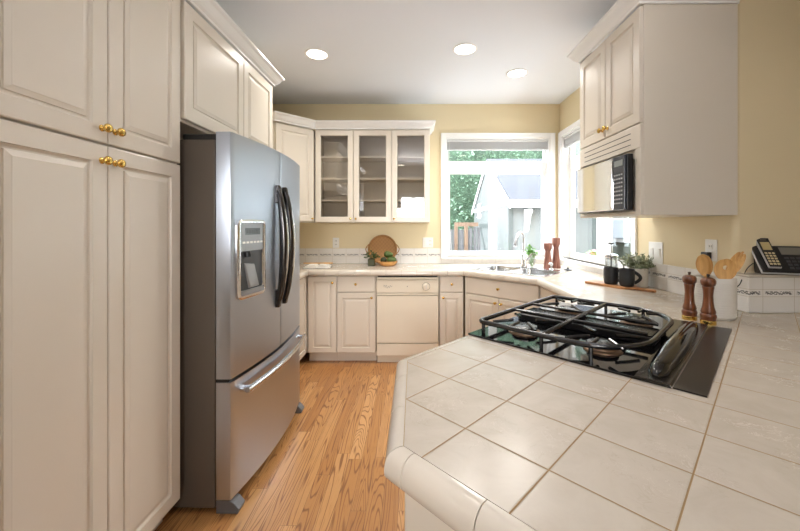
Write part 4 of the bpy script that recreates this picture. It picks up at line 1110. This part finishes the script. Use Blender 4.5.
MB().loops([[hk(-0.078, 0.115, 0.0242), hk(-0.032, 0.115, 0.0242), hk(-0.029, 1.205, 0.0282), hk(-0.081, 1.205, 0.0282)], [hk(-0.077, 0.13, 0.0285), hk(-0.033, 0.13, 0.0285), hk(-0.030, 1.19, 0.0325), hk(-0.080, 1.19, 0.0325)]]).build('faceplate', BLACKP, c2, bevel=0.002)
MB().loops([[hk(-0.073, 0.72, 0.031), hk(-0.037, 0.72, 0.031), hk(-0.037, 1.02, 0.0322), hk(-0.073, 1.02, 0.0322)], [hk(-0.073, 0.72, 0.0325), hk(-0.037, 0.72, 0.0325), hk(-0.037, 1.02, 0.0338), hk(-0.073, 1.02, 0.0338)]]).build('screen', mat('amber_screen', (196, 176, 128), 0.2), c2)
m = MB()
for r in range(5):
    for k in range(3):
        u, v = -0.074+k*0.0145, 0.17+r*0.10
        m.loops([[hk(u, v, 0.0286), hk(u+0.010, v, 0.0286), hk(u+0.010, v+0.06, 0.0286), hk(u, v+0.06, 0.0286)], [hk(u, v, 0.0312), hk(u+0.010, v, 0.0312), hk(u+0.010, v+0.06, 0.0312), hk(u, v+0.06, 0.0312)]])
m.build('keypad', mat('cream_keys', (206, 190, 150), 0.4), c2)
MB().loops([[hk(-0.067, 1.09, 0.0322), hk(-0.043, 1.09, 0.0322), hk(-0.043, 1.13, 0.0322), hk(-0.067, 1.13, 0.0322)], [hk(-0.067, 1.09, 0.0332), hk(-0.043, 1.09, 0.0332), hk(-0.043, 1.13, 0.0332), hk(-0.067, 1.13, 0.0332)]]).build('earpiece', GREYS, c2)
# cord from the phone to the adapter
pts = [(1.735, 1.815, 1.150), (1.69, 1.80, 1.125), (1.650, 1.78, 1.085), (1.615, 1.765, 1.045), (1.605, 1.80, 1.02), (1.622, 1.84, 1.035), (1.628, 1.80, 1.05), (1.612, 1.80, 1.02), (1.615, 1.87, 0.99), (1.618, 1.95, 1.02), (1.622, 1.98, 1.10), (1.636, 1.995, 1.149)]
P3 = [Vector(p) for p in pts]; P3 = [P3[0]]+P3+[P3[-1]]; path = []
for i in range(1, len(P3)-2):
    for k in range(6):
        t = k/6; p0_, p1_, p2_, p3_ = P3[i-1:i+3]
        path.append(0.5*((2*p1_)+(p2_-p0_)*t+(2*p0_-5*p1_+4*p2_-p3_)*t*t+(3*p1_-p0_-3*p2_+p3_)*t**3))
path.append(P3[-1])
Mi = (Matrix.Translation((tx, ty, ZL)) @ Matrix.Rotation(rz, 4, 'Z')).inverted()
MB().tube([Mi @ p for p in path], 0.0022, 8).build('cord', BLACKP, c_tel, smooth=True)

# ------------------------------------------------------------------ ceiling lights
EMIT = mat('lamp_diffuser', (255, 246, 232), 0.5, emit=6)
def can(x, y, label, power=8):
    c = thing('ceiling_light', label, 'ceiling light', (x, y, ZC), 0, 'recessed ceiling lights')
    MB().lathe([(0.098, -0.0005), (0.098, -0.004), (0.088, -0.008), (0.080, -0.006), (0.080, -0.0005)], seg=32, cap0=False, cap1=False).build('trim_ring', TRIMW, c, smooth=True)
    MB().lathe([(0.080, -0.0012), (0.078, -0.0045), (0, -0.005)], seg=32).build('diffuser', EMIT, c, smooth=True)
    l = bpy.data.lights.new('lamp', 'AREA'); l.shape = 'DISK'; l.size = 0.15; l.energy = power; l.spread = 2.5; l.color = (1.0, 0.955, 0.90)
    o = bpy.data.objects.new('lamp', l); link(o, c); o.location = (0, 0, -0.012)
can(-0.787, 2.879, 'recessed ceiling light nearest the refrigerator')
can(0.402, 2.798, 'recessed ceiling light in the middle of the ceiling')
can(0.939, 3.237, 'recessed ceiling light nearest the window corner')
for x, y, lb in ((-0.35, 1.45, 'added unseen recessed light above the floor beside the pantry'), (0.95, 1.30, 'added unseen recessed light above the cooktop'), (2.1, 0.6, 'added unseen recessed light in front of the telephone ledge'),
                 (-0.3, -0.6, 'added unseen recessed light behind the camera on the pantry side'), (1.3, -0.8, 'added unseen recessed light behind the camera beyond the peninsula')):
    can(x, y, lb, 0.8)  # extra lamps out of view, added to even out the room light

# ------------------------------------------------------------------ outside
struct(MB().box(-14, 16, 4.25, 30, -0.45, -0.35).build('ground', mat('yard_gravel', (130, 128, 122), 0.9, var=0.2, vscale=6)))
# garden shed: gable end towards the side, eave towards the kitchen
SX0, SX1, SY0, SY1, EZ, RZ = 2.12, 4.4, 8.0, 12.5, 1.96, 3.15
YMID = (SY0+SY1)/2
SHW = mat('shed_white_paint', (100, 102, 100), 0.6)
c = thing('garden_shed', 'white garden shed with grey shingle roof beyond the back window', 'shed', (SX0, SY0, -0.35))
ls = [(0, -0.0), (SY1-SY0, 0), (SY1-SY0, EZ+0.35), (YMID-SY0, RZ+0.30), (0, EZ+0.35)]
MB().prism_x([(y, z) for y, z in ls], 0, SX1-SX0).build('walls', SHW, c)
rf = MB()
for (ya, za), (yb, zb_) in (((-0.30, EZ+0.35-0.10), (YMID-SY0, RZ+0.42)), ((SY1-SY0+0.30, EZ+0.35-0.10), (YMID-SY0, RZ+0.42))):
    rf.prism_x([(ya, za), (yb, zb_), (yb, zb_+0.06), (ya, za+0.06)], -0.025, SX1-SX0+0.1)
rf.build('roof', SHING, c)
m = MB()
m.box(-0.02, 0.0, 0.0, SY1-SY0, EZ+0.20, EZ+0.30).box(-0.03, SX1-SX0, -0.31, -0.285, EZ+0.14, EZ+0.30)
for (ya, za), (yb, zb_) in (((-0.30, EZ+0.25), (YMID-SY0, RZ+0.42)), ((SY1-SY0+0.30, EZ+0.25), (YMID-SY0, RZ+0.42))):
    m.prism_x([(ya, za-0.14), (yb, zb_-0.14), (yb, zb_), (ya, za)], -0.05, -0.026)
m.build('fascia', TRIMW, c)
GRT = mat('shed_trim_grey', (74, 78, 76), 0.6)
m = MB()
for x in (0.02, 0.75, 0.95, 1.9, 2.1): m.box(x, x+0.09, -0.02, 0, 0, EZ+0.2)
m.build('wall_batten', GRT, c)
MB().prism_x([(-0.001, EZ+0.10), (-0.26, EZ+0.10), (-0.26, EZ+0.02), (-0.16, EZ-0.06), (-0.10, EZ-0.22), (-0.001, EZ-0.40)], 0.36, 0.46).build('corbel', TRIMW, c)
d = MB().box(-0.03, -0.001, 1.3, 3.3, 0.1, 1.75).build('shed_door', SHW, c)
m = MB().box(-0.045, -0.031, 1.3, 1.42, 0.1, 1.75).box(-0.045, -0.031, 3.18, 3.3, 0.1, 1.75).box(-0.045, -0.031, 1.42, 3.18, 1.63, 1.75)
m.prism_x([(1.42, 0.1), (1.6, 0.1), (3.18, 1.63), (3.0, 1.63)], -0.044, -0.031)
m.build('door_trim', GRT, d)
# fence and gate
c = thing('wooden_fence', 'weathered board fence with brown gate frame below the hedge', 'fence', (0, 9.0, -0.35))
m = MB()
for i in range(16): m.box(-0.9+i*0.145, -0.9+i*0.145+0.135, 0.0, 0.02, 0, 1.60)
m.build('boards', FENCEG, c)
m = MB().box(1.02, 1.10, -0.05, 0.0, 0, 1.78).box(1.10, 1.62, -0.05, -0.0, 1.68, 1.78).box(1.27, 1.36, -0.05, -0.001, 0, 1.68)
m.build('gate_frame', FENCEB, c)
m = MB()
for i in range(3): m.box(1.40+i*0.10, 1.48+i*0.10, -0.02, 0, 0.1, 1.66)
m.build('gate_boards', FENCEG, c)
# hedge
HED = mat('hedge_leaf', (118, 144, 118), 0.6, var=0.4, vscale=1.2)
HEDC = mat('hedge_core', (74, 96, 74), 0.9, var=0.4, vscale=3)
m = MB()
rnd = random.Random(3)
for i in range(15000):
    x = rnd.uniform(-4, 10); z = rnd.uniform(-0.3, 6.5)
    y = 13.95+0.35*math.sin(x*1.7+z*0.9)*math.sin(z*1.3+x*0.4)+rnd.uniform(-0.35, 0.25)
    m.leaf((x, y, z), (rnd.uniform(-1, 1), rnd.uniform(-1.2, 0.2), rnd.uniform(-.6, 1)), rnd.uniform(0.06, 0.11), rnd.uniform(0.12, 0.22))
hd = thing('hedge', 'tall dense green hedge beyond the fence and shed', 'hedge', (0, 0, 0)); hd['kind'] = 'stuff'
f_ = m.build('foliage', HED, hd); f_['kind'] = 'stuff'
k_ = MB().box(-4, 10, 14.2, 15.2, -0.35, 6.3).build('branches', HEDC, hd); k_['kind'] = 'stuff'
# neighbouring house seen through the side window
c = thing('neighbour_house', 'pale green sided house with white windows beyond the side window', 'house', (5.4, 5.2, -0.35))
MB().box(0, 3, -4.0, 1.6, 0, 4.6).build('walls', SIDING, c)
for y0_, y1_ in ((-2.0, -0.9), (0.1, 1.2)):
    pass
c2 = thing('neighbour_house', 'cream neighbouring house wing with two white framed windows', 'house', (5.0, 8.1, -0.35))
MB().box(0.0, 0.9, -1.2, 4.6, 0, 4.6).build('walls', SIDING, c2)
for y0_, y1_ in ((1.45, 2.55), (0.25, 0.75)):
    wf = MB().box(-0.06, -0.001, y0_-0.1, y1_+0.1, 1.30, 1.92).build('window', TRIMW, c2)
    MB().box(-0.072, -0.061, y0_, y1_, 1.38, 1.84).build('pane', mat('house_window_glass', (150, 160, 168), 0.1), wf)
# flowering shrub
c = thing('flower_bush', 'pink flowering bush outside the side window', 'bush', (3.60, 6.98, -0.35))
m = MB(); fl = MB()
for i in range(500):
    a = rnd.uniform(0, 2*PI); e = rnd.uniform(-0.2, 1.5); r = rnd.uniform(0.14, 0.24)
    p = Vector((r*math.cos(a)*math.cos(e), r*math.sin(a)*math.cos(e), 0.92+r*1.2*math.sin(e)))
    (fl if rnd.random() < 0.35 and p.z > 0.95 else m).leaf(p, (math.cos(a), math.sin(a), rnd.uniform(-.3, .8)), 0.06, 0.09)
for k in range(7):
    a = 2*PI*k/7; m.tube([(0.03*math.cos(a), 0.03*math.sin(a), 0), (0.08*math.cos(a), 0.08*math.sin(a), 0.92)], 0.010, 5)
m.build('foliage', LEAFG, c); fl.build('blossom', mat('pink_petal', (236, 130, 150), 0.6), c)
